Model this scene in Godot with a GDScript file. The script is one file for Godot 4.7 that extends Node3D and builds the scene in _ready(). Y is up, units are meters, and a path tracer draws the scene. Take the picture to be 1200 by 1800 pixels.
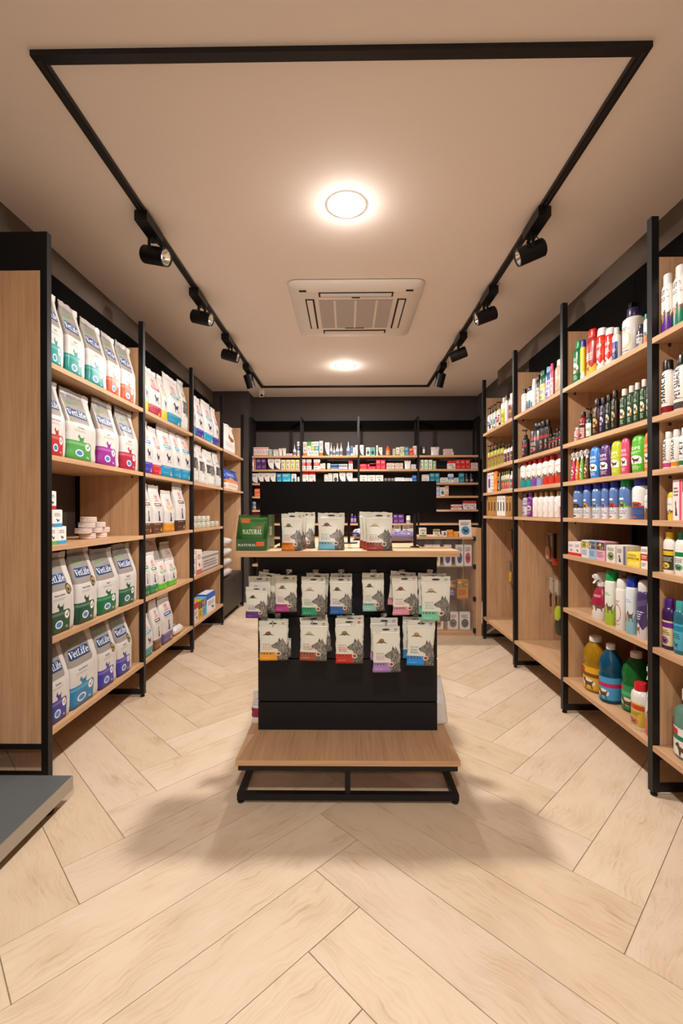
extends Node3D
# A pet shop: bag shelves, bottle shelves, treat gondola, back wall of cartons.
# x right, y up, z = -(distance into the shop)

const CEIL := 2.774
const XL := -1.307
const XR := 1.268
var names := {}
var mats := {}
var meshes := {}
var noise := FastNoiseLite.new()
var noise_b := FastNoiseLite.new()

func _ready() -> void:
	# ---- camera
	var cam := Camera3D.new()
	cam.name = "camera"
	cam.fov = 96.31
	cam.near = 0.05
	cam.far = 60.0
	cam.position = Vector3(0, 1.1897, 0)
	cam.rotation = Vector3(-0.0006, 0.0122, -0.0021)
	add_child(cam)
	cam.current = true
	# ---- environment (indoors, no sky enters)
	var env := Environment.new()
	env.background_mode = Environment.BG_COLOR
	env.background_color = Color(0, 0, 0)
	env.tonemap_mode = Environment.TONE_MAPPER_LINEAR
	env.tonemap_exposure = 1.03
	env.sdfgi_enabled = true
	env.ssao_enabled = true
	env.ssil_enabled = true
	var we := WorldEnvironment.new()
	we.name = "environment"
	we.environment = env
	add_child(we)
	# ---- the downlights of the ceiling, two in view and one over the entrance
	noise.seed = 7
	noise.frequency = 1.0
	noise.noise_type = FastNoiseLite.TYPE_SIMPLEX_SMOOTH
	noise_b.seed = 21
	noise_b.frequency = 1.0
	noise_b.noise_type = FastNoiseLite.TYPE_SIMPLEX_SMOOTH
	noise_b.fractal_type = FastNoiseLite.FRACTAL_FBM
	make_materials()
	downlight(0.0, 2.37, "glowing round ceiling downlight between air conditioner and front track rail")
	downlight(-0.02, 4.98, "glowing round ceiling downlight between air conditioner and back wall")
	downlight(0.0, -0.25, "round ceiling downlight over the middle of the shop entrance aisle")
	downlight(0.0, -2.4, "round ceiling downlight just inside the shop entrance")
	# ---- room, furniture, goods
	build_room()
	build_ceiling_things()
	build_shelving()
	build_back_unit()
	build_gondola()
	build_counter()
	build_scale()
	build_goods()

# ------------------------------------------------------------------ naming
func uname(kind: String) -> String:
	var n: int = names.get(kind, 0)
	names[kind] = n + 1
	return kind if n == 0 else "%s_%03d" % [kind, n]

func tag(o: Node, label: String, category: String, group := "", kind := "") -> Node:
	o.set_meta("label", label)
	o.set_meta("category", category)
	if group != "":
		o.set_meta("group", group)
	if kind != "":
		o.set_meta("kind", kind)
	return o

func thing(kind: String, at: Vector3, turn := 0.0) -> Node3D:
	var o := Node3D.new()
	o.name = uname(kind)
	add_child(o)
	o.position = at
	o.rotation.y = turn
	return o

func part(parent: Node, called: String, mesh: Mesh, m: Material) -> MeshInstance3D:
	var o := MeshInstance3D.new()
	o.name = called
	o.mesh = mesh
	o.material_override = m
	parent.add_child(o, true)
	return o

# ------------------------------------------------------------------ shapes
func new_st() -> SurfaceTool:
	var st := SurfaceTool.new()
	st.begin(Mesh.PRIMITIVE_TRIANGLES)
	return st

func vert(st: SurfaceTool, p: Vector3, uv: Vector2) -> void:
	st.set_uv(uv)
	st.add_vertex(p)

# corners counter-clockwise as seen from outside
func quad(st: SurfaceTool, a: Vector3, b: Vector3, c: Vector3, d: Vector3, ua: Vector2, ub: Vector2, uc: Vector2, ud: Vector2) -> void:
	vert(st, a, ua)
	vert(st, c, uc)
	vert(st, b, ub)
	vert(st, a, ua)
	vert(st, d, ud)
	vert(st, c, uc)

# a box with a grain direction (0 x, 1 y, 2 z); lo, hi corners; uv in metres with an offset
func slab(st: SurfaceTool, lo: Vector3, hi: Vector3, grain := 1, off := Vector2.ZERO) -> void:
	st.set_smooth_group(-1)
	for axis in 3:
		var p := (axis + 1) % 3
		var q := (axis + 2) % 3
		for side in 2:
			var pts := []
			for k in [[0, 0], [1, 0], [1, 1], [0, 1]]:
				var v := Vector3.ZERO
				v[axis] = hi[axis] if side == 1 else lo[axis]
				v[p] = hi[p] if k[0] == 1 else lo[p]
				v[q] = hi[q] if k[1] == 1 else lo[q]
				pts.append(v)
			if side == 0:
				pts.reverse()
			var uvs := []
			for v in pts:
				var along: float = v[grain] if grain != axis else v[p]
				var other: float
				if grain == p:
					other = v[q]
				elif grain == q:
					other = v[p]
				else:
					other = v[q]
				uvs.append(Vector2(other * 1.6, along * 0.8) + off)
			quad(st, pts[0], pts[1], pts[2], pts[3], uvs[0], uvs[1], uvs[2], uvs[3])

func done(st: SurfaceTool) -> ArrayMesh:
	st.generate_normals()
	return st.commit()

func box(lo: Vector3, hi: Vector3, grain := 1, off := Vector2.ZERO) -> ArrayMesh:
	var st := new_st()
	slab(st, lo, hi, grain, off)
	return done(st)

func cbox(c: Vector3, s: Vector3, grain := 1, off := Vector2.ZERO) -> ArrayMesh:
	return box(c - s / 2, c + s / 2, grain, off)

# a rectangular bar between two points
func bar(st: SurfaceTool, a: Vector3, b: Vector3, w: float, h: float) -> void:
	st.set_smooth_group(-1)
	var f := (b - a).normalized()
	var up := Vector3.UP if absf(f.y) < 0.95 else Vector3.RIGHT
	var r := f.cross(up).normalized() * w / 2
	var u := r.normalized().cross(f).normalized() * h / 2
	var z := Vector2.ZERO
	var c := [a - r - u, a + r - u, a + r + u, a - r + u]
	var e := [b - r - u, b + r - u, b + r + u, b - r + u]
	for i in 4:
		var j := (i + 1) % 4
		quad(st, c[i], c[j], e[j], e[i], z, z, z, z)
	quad(st, c[3], c[2], c[1], c[0], z, z, z, z)
	quad(st, e[0], e[1], e[2], e[3], z, z, z, z)

func tube(st: SurfaceTool, pts: Array, r: float, n := 8) -> void:
	st.set_smooth_group(1)
	var rings := []
	for i in pts.size():
		var f: Vector3 = (pts[mini(i + 1, pts.size() - 1)] - pts[maxi(i - 1, 0)]).normalized()
		var up := Vector3.UP if absf(f.y) < 0.9 else Vector3.RIGHT
		var a := f.cross(up).normalized()
		var b := a.cross(f).normalized()
		var ring := []
		for k in n:
			var t := TAU * k / n
			ring.append(pts[i] + (a * cos(t) + b * sin(t)) * r)
		rings.append(ring)
	var z := Vector2.ZERO
	for i in pts.size() - 1:
		for k in n:
			var l := (k + 1) % n
			quad(st, rings[i][k], rings[i][l], rings[i + 1][l], rings[i + 1][k], z, z, z, z)

# turned profile: points (radius, height); front of the texture towards +z
func lathe(st: SurfaceTool, prof: Array, sx := 1.0, sz := 1.0, n := 20, cell := Rect2(0, 0, 1, 1), vlo := 0.0, vhi := 1.0, at := Vector3.ZERO) -> void:
	var g := 1
	for j in prof.size() - 1:
		var p0: Vector2 = prof[j]
		var p1: Vector2 = prof[j + 1]
		if j > 0:
			var d0: Vector2 = p0 - prof[j - 1]
			if absf(d0.angle_to(p1 - p0)) > 0.75:
				g += 1
		st.set_smooth_group(g)
		for i in n:
			var a0 := -PI + TAU * i / n
			var a1 := -PI + TAU * (i + 1) / n
			var q := []
			var uv := []
			for k in [[a0, p0], [a1, p0], [a1, p1], [a0, p1]]:
				var a: float = k[0]
				var p: Vector2 = k[1]
				q.append(at + Vector3(p.x * sx * sin(a), p.y, p.x * sz * cos(a)))
				var u := clampf(0.5 + a / PI, 0.03, 0.97)
				var v := clampf((vhi - p.y) / (vhi - vlo), 0.01, 0.99)
				uv.append(cell.position + Vector2(u, v) * cell.size)
			if p0.x < 0.00001:
				vert(st, q[0], uv[0]); vert(st, q[3], uv[3]); vert(st, q[2], uv[2])
			elif p1.x < 0.00001:
				vert(st, q[0], uv[0]); vert(st, q[3], uv[3]); vert(st, q[1], uv[1])
			else:
				quad(st, q[0], q[1], q[2], q[3], uv[0], uv[1], uv[2], uv[3])

func prof(list: Array, rx: float, h: float) -> Array:
	var out := []
	for p in list:
		out.append(Vector2(p[0] * rx, p[1] * h))
	return out
const HOOKS := [[-0.376, 0.909], [-0.269, 0.909], [-0.146, 0.909], [-0.027, 0.909], [0.121, 0.909], [0.252, 0.909], [0.381, 0.909], [-0.322, 0.707], [-0.151, 0.707], [0.018, 0.707], [0.168, 0.707], [0.315, 0.707]]

# ------------------------------------------------------------------ printed matter: one atlas of label and packet prints
var atlases := []
var cells := {}
var rows := {}
var next_y := [0, 0]
var cv: Image
var cw := 0
var ch := 0
var glyphs := {}
var sans := SystemFont.new()
var serif := SystemFont.new()
var rng := RandomNumberGenerator.new()

func hexc(s: String) -> Color:
	return Color.html(s)

func c_rect(x0: float, y0: float, x1: float, y1: float, c: Color) -> void:
	var a := Vector2i(roundi(x0 * cw), roundi(y0 * ch))
	var b := Vector2i(roundi(x1 * cw), roundi(y1 * ch))
	cv.fill_rect(Rect2i(a, b - a), c)

func c_poly(pts: Array, c: Color) -> void:
	var lo := 1e9
	var hi := -1e9
	var px := []
	for p in pts:
		var q := Vector2(p[0] * cw, p[1] * ch)
		px.append(q)
		lo = minf(lo, q.y)
		hi = maxf(hi, q.y)
	for y in range(maxi(0, floori(lo)), mini(ch, ceili(hi))):
		var yy := y + 0.5
		var xs := []
		for i in px.size():
			var a: Vector2 = px[i]
			var b: Vector2 = px[(i + 1) % px.size()]
			if (a.y <= yy) != (b.y <= yy):
				xs.append(a.x + (yy - a.y) / (b.y - a.y) * (b.x - a.x))
		xs.sort()
		for k in range(0, xs.size() - 1, 2):
			var x0 := maxi(0, roundi(xs[k]))
			var x1 := mini(cw, roundi(xs[k + 1]))
			if x1 > x0:
				cv.fill_rect(Rect2i(x0, y, x1 - x0, 1), c)

func c_ell(cx: float, cy: float, rx: float, ry: float, c: Color) -> void:
	var p := []
	for i in 24:
		p.append([cx + rx * cos(TAU * i / 24), cy + ry * sin(TAU * i / 24)])
	c_poly(p, c)

func c_rrect(x0: float, y0: float, x1: float, y1: float, r: float, c: Color) -> void:
	var k := r * cw / ch
	c_rect(x0 + r, y0, x1 - r, y1, c)
	c_rect(x0, y0 + k, x1, y1 - k, c)
	for p in [[x0 + r, y0 + k], [x1 - r, y0 + k], [x0 + r, y1 - k], [x1 - r, y1 - k]]:
		c_ell(p[0], p[1], r, k, c)

func glyph_tris(s: String, kind: int) -> PackedVector2Array:
	var key := "%d%s" % [kind, s]
	if not glyphs.has(key):
		var t := TextMesh.new()
		t.text = s
		t.font = serif if kind == 1 else sans
		t.font_size = 64
		t.pixel_size = 1.0 / 64.0
		t.depth = 0.0
		var out := PackedVector2Array()
		for n in t.get_surface_count():
			var ar := t.surface_get_arrays(n)
			var v: PackedVector3Array = ar[Mesh.ARRAY_VERTEX]
			if ar[Mesh.ARRAY_INDEX] != null:
				for i in ar[Mesh.ARRAY_INDEX]:
					out.append(Vector2(v[i].x, -v[i].y))
			else:
				for p in v:
					out.append(Vector2(p.x, -p.y))
		glyphs[key] = out
	return glyphs[key]

# text centred at (x, y), cap height about h of the cell's height, squeezed to wmax of the width; turn 1 reads upwards
func c_text(s: String, x: float, y: float, h: float, wmax: float, c: Color, kind := 0, turn := 0) -> void:
	var t := glyph_tris(s, kind)
	if t.is_empty():
		return
	var lo := t[0]
	var hi := t[0]
	for p in t:
		lo = lo.min(p)
		hi = hi.max(p)
	var mid := (lo + hi) / 2
	var sc := h * ch / maxf(hi.y - lo.y, 0.01)
	var sx := sc
	if turn == 0:
		sx = minf(sc, wmax * cw / maxf(hi.x - lo.x, 0.01))
	else:
		sc = h * cw / maxf(hi.y - lo.y, 0.01)
		sx = minf(sc, wmax * ch / maxf(hi.x - lo.x, 0.01))
	for i in range(0, t.size() - 2, 3):
		var q := []
		for k in 3:
			var p := (t[i + k] - mid) * Vector2(sx, sc)
			if turn == 1:
				p = Vector2(p.y, -p.x)
			q.append([x + p.x / cw, y + p.y / ch])
		c_poly(q, c)

# rows of fine print, as short strokes
func c_lines(x0: float, y0: float, x1: float, n: int, step: float, c: Color) -> void:
	for i in n:
		var x := x0
		var e := x1 - rng.randf() * 0.25 * (x1 - x0)
		while x < e:
			var w := rng.randf_range(0.03, 0.09)
			c_rect(x, y0 + i * step, minf(x + w, e), y0 + i * step + step * 0.45, c)
			x += w + 0.02

func c_dog(x: float, y: float, s: float, c: Color) -> void:
	var a := float(cw) / ch
	var pts := [[0, .25], [.12, .12], [.2, .0], [.3, .05], [.34, .25], [.5, .32], [.8, .3], [.95, .12], [1, .16], [.9, .42], [.88, .62], [.95, 1], [.85, 1], [.78, .7], [.45, .68], [.42, 1], [.32, 1], [.28, .6], [.2, .4], [.05, .36]]
	var q := []
	for p in pts:
		q.append([x + p[0] * s, y + p[1] * s * a * 0.9])
	c_poly(q, c)

func c_cat(x: float, y: float, s: float, c: Color) -> void:
	var a := float(cw) / ch
	var pts := [[.2, 0], [.3, .1], [.42, .1], [.52, 0], [.55, .25], [.5, .4], [.75, .6], [.85, .95], [1, .9], [1, 1], [.2, 1], [.28, .7], [.25, .4], [.18, .25]]
	var q := []
	for p in pts:
		q.append([x + p[0] * s, y + p[1] * s * a * 1.5])
	c_poly(q, c)

func c_wolf(x: float, y: float, w: float, h: float, c: Color) -> void:
	var pts := [[0, .52], [.1, .43], [.34, .3], [.42, .24], [.5, .0], [.62, .2], [.7, .03], [.8, .24], [.92, .45], [1, .7], [1, 1], [.5, 1], [.42, .82], [.32, .72], [.12, .68], [.03, .62]]
	var q := []
	for p in pts:
		q.append([x + p[0] * w, y + p[1] * h])
	c_poly(q, c)
	for i in 46:
		var u := rng.randf_range(0.25, 0.95)
		var v := rng.randf_range(0.25, 0.95)
		if u < 0.5 and (v > 0.7 or v < 0.36):
			continue
		var d := c.darkened(rng.randf_range(0.1, 0.65)) if rng.randf() < 0.65 else c.lightened(0.5)
		var a := [x + u * w, y + v * h]
		c_poly([a, [a[0] + 0.02, a[1]], [a[0] - 0.02 + 0.05 * rng.randf(), a[1] + 0.06 + 0.05 * rng.randf()]], d)
	c_ell(x + 0.05 * w, y + 0.52 * h, 0.05 * w, 0.035 * h, Color(0.1, 0.1, 0.1))
	c_ell(x + 0.36 * w, y + 0.4 * h, 0.04 * w, 0.025 * h, Color(0.08, 0.08, 0.08))
	c_poly([[x + .49 * w, y + .08 * h], [x + .58 * w, y + .2 * h], [x + .46 * w, y + .22 * h]], c.darkened(0.6))

func hand(c: Color, k: float) -> Color:
	return Color(clampf(c.r + k, 0, 1), clampf(c.g + k, 0, 1), clampf(c.b + k, 0, 1))

# returns where in the atlas the print of this key lies
func cell(key: String) -> Rect2:
	if cells.has(key):
		return cells[key]
	var f := key.split(":")
	var size: Vector2i = {"vl": Vector2i(160, 256), "rc": Vector2i(144, 256), "ps": Vector2i(144, 224), "sv": Vector2i(144, 224), "lb": Vector2i(112, 160), "bx": Vector2i(64, 88), "nt": Vector2i(144, 144)}[f[0]]
	var sheet := 1 if f[0] in ["lb", "bx"] else 0
	if not rows.has(size.y) or rows[size.y].x + size.x + 2 > 2048:
		rows[size.y] = Vector2i(0, next_y[sheet])
		next_y[sheet] += size.y + 2
		if next_y[sheet] > 2048:
			printerr("print sheet full")
	var at: Vector2i = rows[size.y]
	rows[size.y].x += size.x + 2
	cw = size.x * 2
	ch = size.y * 2
	cv = Image.create(cw, ch, false, Image.FORMAT_RGBA8)
	rng.seed = hash(key)
	match f[0]:
		"vl": paint_grey_top_bag(f)
		"rc": paint_white_bag(f)
		"ps": paint_pouch(f)
		"sv": paint_sack(f)
		"lb": paint_bottle(f)
		"bx": paint_carton(f)
		"nt": paint_green_box(f)
	cv.resize(size.x, size.y, Image.INTERPOLATE_BILINEAR)
	atlases[sheet].blit_rect(cv, Rect2i(Vector2i.ZERO, size), at)
	var r := Rect2((Vector2(at) + Vector2(1, 1)) / 2048.0, (Vector2(size) - Vector2(2, 2)) / 2048.0)
	cells[key] = r
	return r

# white bag with a satin grey upper window, blue logo and a coloured block at the foot
func paint_grey_top_bag(f: PackedStringArray) -> void:
	var c := hexc(f[1])
	cv.fill(hexc("d3cfcb"))
	c_rrect(-0.2, 0.0, 0.74, 0.47, 0.07, hexc("948d87"))
	c_rect(0.0, 0.0, 0.74, 0.06, hexc("a8a29c"))
	c_poly([[0.02, 0.14], [0.5, 0.08], [0.72, 0.12], [0.72, 0.19], [0.4, 0.16], [0.02, 0.24]], hexc("8d867f"))
	c_poly([[0.12, 0.17], [0.5, 0.14], [0.52, 0.19], [0.14, 0.22]], hexc("6f8f62"))
	c_ell(0.3, 0.12, 0.11, 0.07, hexc("83838c"))
	c_rrect(0.06, 0.27, 0.70, 0.39, 0.03, hexc("24406f"))
	c_text("VetLife", 0.38, 0.325, 0.085, 0.62, hexc("f4f6fa"), 1)
	c_ell(0.5, 0.265, 0.05, 0.02, hexc("5e8fc4"))
	c_text(f[2], 0.38, 0.53, 0.028, 0.6, c.darkened(0.35))
	c_lines(0.16, 0.565, 0.6, 2, 0.016, hexc("9c9895"))
	c_dog(0.26, 0.625, 0.24, c.darkened(0.1))
	c_rrect(-0.2, 0.72, 0.73, 1.1, 0.06, c)
	c_rect(0.0, 0.74, 0.6, 0.775, c.lightened(0.25))
	c_ell(0.62, 0.785, 0.085, 0.052, hexc("eeeae6"))
	c_poly([[0.58, 0.785], [0.62, 0.81], [0.68, 0.755], [0.66, 0.75], [0.62, 0.79], [0.6, 0.775]], hexc("38352f"))
	c_ell(0.33, 0.885, 0.14, 0.05, hexc("dfe8f2"))
	c_ell(0.33, 0.885, 0.1, 0.033, hexc("4a7fb8"))
	c_text("2kg", 0.61, 0.935, 0.035, 0.16, hexc("f4f2ee"))
	if f.size() > 3:
		c_ell(0.72, 0.47, 0.11, 0.07, hexc("2b2620"))
		c_ell(0.72, 0.47, 0.085, 0.053, hexc("a58a4a"))
		c_dog(0.66, 0.445, 0.12, hexc("2b2620"))
	c_rect(0.77, 0.0, 0.785, 1.0, hexc("c2bdb7"))

# white bag, red crown lettering, coloured foot band
func paint_white_bag(f: PackedStringArray) -> void:
	var c := hexc(f[1])
	var l := hexc(f[2])
	cv.fill(hexc("d3cfcc"))
	c_rect(0.0, 0.0, 1.0, 0.05, hexc("cfcac7"))
	for i in 3:
		c_poly([[0.36 + 0.09 * i, 0.25], [0.40 + 0.09 * i, 0.19], [0.44 + 0.09 * i, 0.25]], hexc("c22a2c"))
	c_text("ROYAL", 0.5, 0.275, 0.032, 0.5, hexc("c22a2c"), 1)
	c_text("CANIN", 0.52, 0.325, 0.042, 0.66, hexc("c22a2c"), 1)
	c_rect(0.2, 0.375, 0.82, 0.435, l)
	c_rect(0.26, 0.395, 0.7, 0.41, Color(1, 1, 1, 1))
	c_lines(0.22, 0.455, 0.75, 2, 0.016, hexc("9a969a"))
	if f[3] == "d":
		c_dog(0.34, 0.53, 0.36, hexc("1f2448"))
		c_dog(0.62, 0.64, 0.18, hexc("b9b4b6"))
	else:
		c_cat(0.4, 0.52, 0.26, hexc("26264a"))
		c_cat(0.2, 0.58, 0.2, hexc("c7c2c4"))
	c_rect(0.0, 0.78, 1.0, 1.0, c)
	c_lines(0.1, 0.80, 0.75, 1, 0.02, c.lightened(0.7))
	c_poly([[0.66, 0.95], [0.73, 0.87], [0.80, 0.95]], hexc("e8c33a"))
	c_rect(0.1, 0.9, 0.5, 0.915, c.lightened(0.3))

# off-white stand-up treat pouch with a pencil-drawn wolf
func paint_pouch(f: PackedStringArray) -> void:
	var c := hexc(f[1])
	cv.fill(hexc("dfe0d6"))
	c_rect(0, 0, 1, 0.1, hexc("d3d4ca"))
	c_rect(0, 0.16, 1, 0.168, hexc("c4c5bb"))
	c_ell(0.5, 0.075, 0.14, 0.022, hexc("2a2926"))
	c_rect(0.80, 0.06, 0.9, 0.085, c.darkened(0.2))
	c_rect(0.80, 0.1, 0.88, 0.115, c.lightened(0.2))
	c_rect(0.0, 0.78, 1.0, 1.0, c)
	c_poly([[0.68, 0.7], [0.84, 0.62], [1.0, 0.6], [1.0, 1.0], [0.64, 1.0], [0.62, 0.86]], hexc("5f5d58"))
	for i in 40:
		var x := rng.randf_range(0.66, 0.97)
		var y := rng.randf_range(0.68, 0.94)
		c_poly([[x, y], [x + 0.025, y + 0.01], [x - 0.02, y + 0.06]], hexc("3e3d3a") if rng.randf() < 0.6 else hexc("a19f98"))
	c_wolf(0.43, 0.42, 0.57, 0.38, hexc("7d7b75"))
	c_ell(0.33, 0.32, 0.1, 0.05, hexc(f[2]))
	c_poly([[0.12, 0.37], [0.22, 0.335], [0.33, 0.325], [0.45, 0.335], [0.54, 0.375], [0.44, 0.36], [0.33, 0.35], [0.22, 0.36]], hexc(f[2]).darkened(0.35))
	c_lines(0.12, 0.57, 0.45, 2, 0.022, hexc("8d8f88"))
	c_lines(0.12, 0.63, 0.5, 3, 0.035, c.darkened(0.1))
	c_rect(0.06, 0.795, 0.5, 0.835, c.darkened(0.65))
	for i in 4:
		c_rect(0.08 + 0.11 * i, 0.805, 0.15 + 0.11 * i, 0.825, c.lightened(0.3))
	c_ell(0.68, 0.82, 0.09, 0.055, hexc("efe9e0"))
	c_ell(0.68, 0.82, 0.065, 0.035, hexc("8a4a2c"))
	c_lines(0.1, 0.92, 0.4, 1, 0.03, c.lightened(0.5))

# other sacks: 0 grey foil with dark script, 1 white with brown picture, 2 blue over orange, 3 white with olive band, 4 plain wrapped, 5 purple bits, 6 white and crimson
func paint_sack(f: PackedStringArray) -> void:
	match f[1]:
		"0":
			cv.fill(hexc("c9c6c2"))
			for i in 150:
				var x := rng.randf()
				var y := rng.randf_range(0.02, 0.98)
				c_poly([[x, y], [x + 0.03, y + 0.006], [x + 0.012 + 0.03 * rng.randf(), y + 0.035]], hexc("8f8b86") if rng.randf() < 0.6 else hexc("efeeea"))
			c_rect(0.1, 0.42, 0.9, 0.66, hexc("3c3936"))
			c_wolf(0.3, 0.40, 0.5, 0.3, hexc("6d6963"))
			c_text("dog care", 0.5, 0.30, 0.07, 0.8, hexc("2c2a28"))
			c_rrect(0.3, 0.74, 0.9, 0.9, 0.03, hexc("e8e6e2"))
			c_lines(0.35, 0.77, 0.85, 4, 0.03, hexc("8aa890"))
		"1":
			cv.fill(hexc("e6e1dc"))
			c_poly([[0.4, 0.5], [0.5, 0.34], [0.62, 0.42], [0.8, 0.44], [0.86, 0.54], [0.6, 0.6]], hexc("9a5a34"))
			c_lines(0.2, 0.66, 0.8, 4, 0.04, hexc("a79f98"))
			c_rect(0, 0.92, 1, 1, hexc("b9b4c8"))
		"2":
			cv.fill(hexc("2c52a8"))
			c_rect(0, 0.55, 1, 1.0, hexc("e3ddd8"))
			c_rect(0, 0.52, 1, 0.68, hexc("e08a5c"))
			c_ell(0.35, 0.5, 0.16, 0.1, hexc("c98a4e"))
			c_lines(0.1, 0.2, 0.8, 3, 0.05, hexc("dfe6f4"))
			c_lines(0.1, 0.76, 0.9, 4, 0.04, hexc("c07a68"))
		"3":
			cv.fill(hexc("e6e2dd"))
			c_text("ROYAL", 0.5, 0.24, 0.035, 0.5, hexc("c22a2c"), 1)
			c_text("CANIN", 0.52, 0.30, 0.045, 0.66, hexc("c22a2c"), 1)
			c_cat(0.36, 0.4, 0.34, hexc("4a4a48"))
			c_rect(0.15, 0.64, 1.0, 0.74, hexc("7d7434"))
			c_lines(0.2, 0.67, 0.8, 1, 0.04, hexc("e8e4d0"))
		"4":
			cv.fill(hexc("d5d0cc"))
			for i in 60:
				var x := rng.randf()
				var y := rng.randf()
				c_poly([[x, y], [x + 0.1, y + 0.02], [x + 0.02, y + 0.05]], hexc("c3bebb") if rng.randf() < 0.5 else hexc("e9e6e3"))
			c_rect(0.5, 0.08, 0.8, 0.16, hexc("c98a80"))
		"5":
			cv.fill(hexc("8d86ae"))
			for i in 120:
				var x := rng.randf()
				var y := rng.randf()
				c_poly([[x, y], [x + 0.09, y + 0.03], [x + 0.03, y + 0.07]], [hexc("4d4788"), hexc("6a64a4"), hexc("c9c6da"), hexc("373062")][rng.randi() % 4])
			c_rect(0.05, 0.3, 0.3, 0.75, hexc("d8d6e0"))
		"6":
			cv.fill(hexc("e4dfdd"))
			c_rect(0.0, 0.45, 1.0, 0.75, hexc("93284e"))
			c_lines(0.1, 0.2, 0.9, 4, 0.05, hexc("a9a3a3"))
		"8":
			cv.fill(hexc("dedad6"))
			for i in 30:
				var x := rng.randf()
				var y := rng.randf()
				c_poly([[x, y], [x + 0.16, y + 0.02], [x + 0.05, y + 0.04]], hexc("d2cdc8"))
		"7":
			cv.fill(hexc("e2deda"))
			c_lines(0.1, 0.25, 0.9, 3, 0.05, hexc("b9b3ae"))
			c_rect(0.1, 0.5, 0.9, 0.7, hexc("3f3a78"))
			c_lines(0.15, 0.55, 0.8, 2, 0.06, hexc("d6d2ea"))

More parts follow.
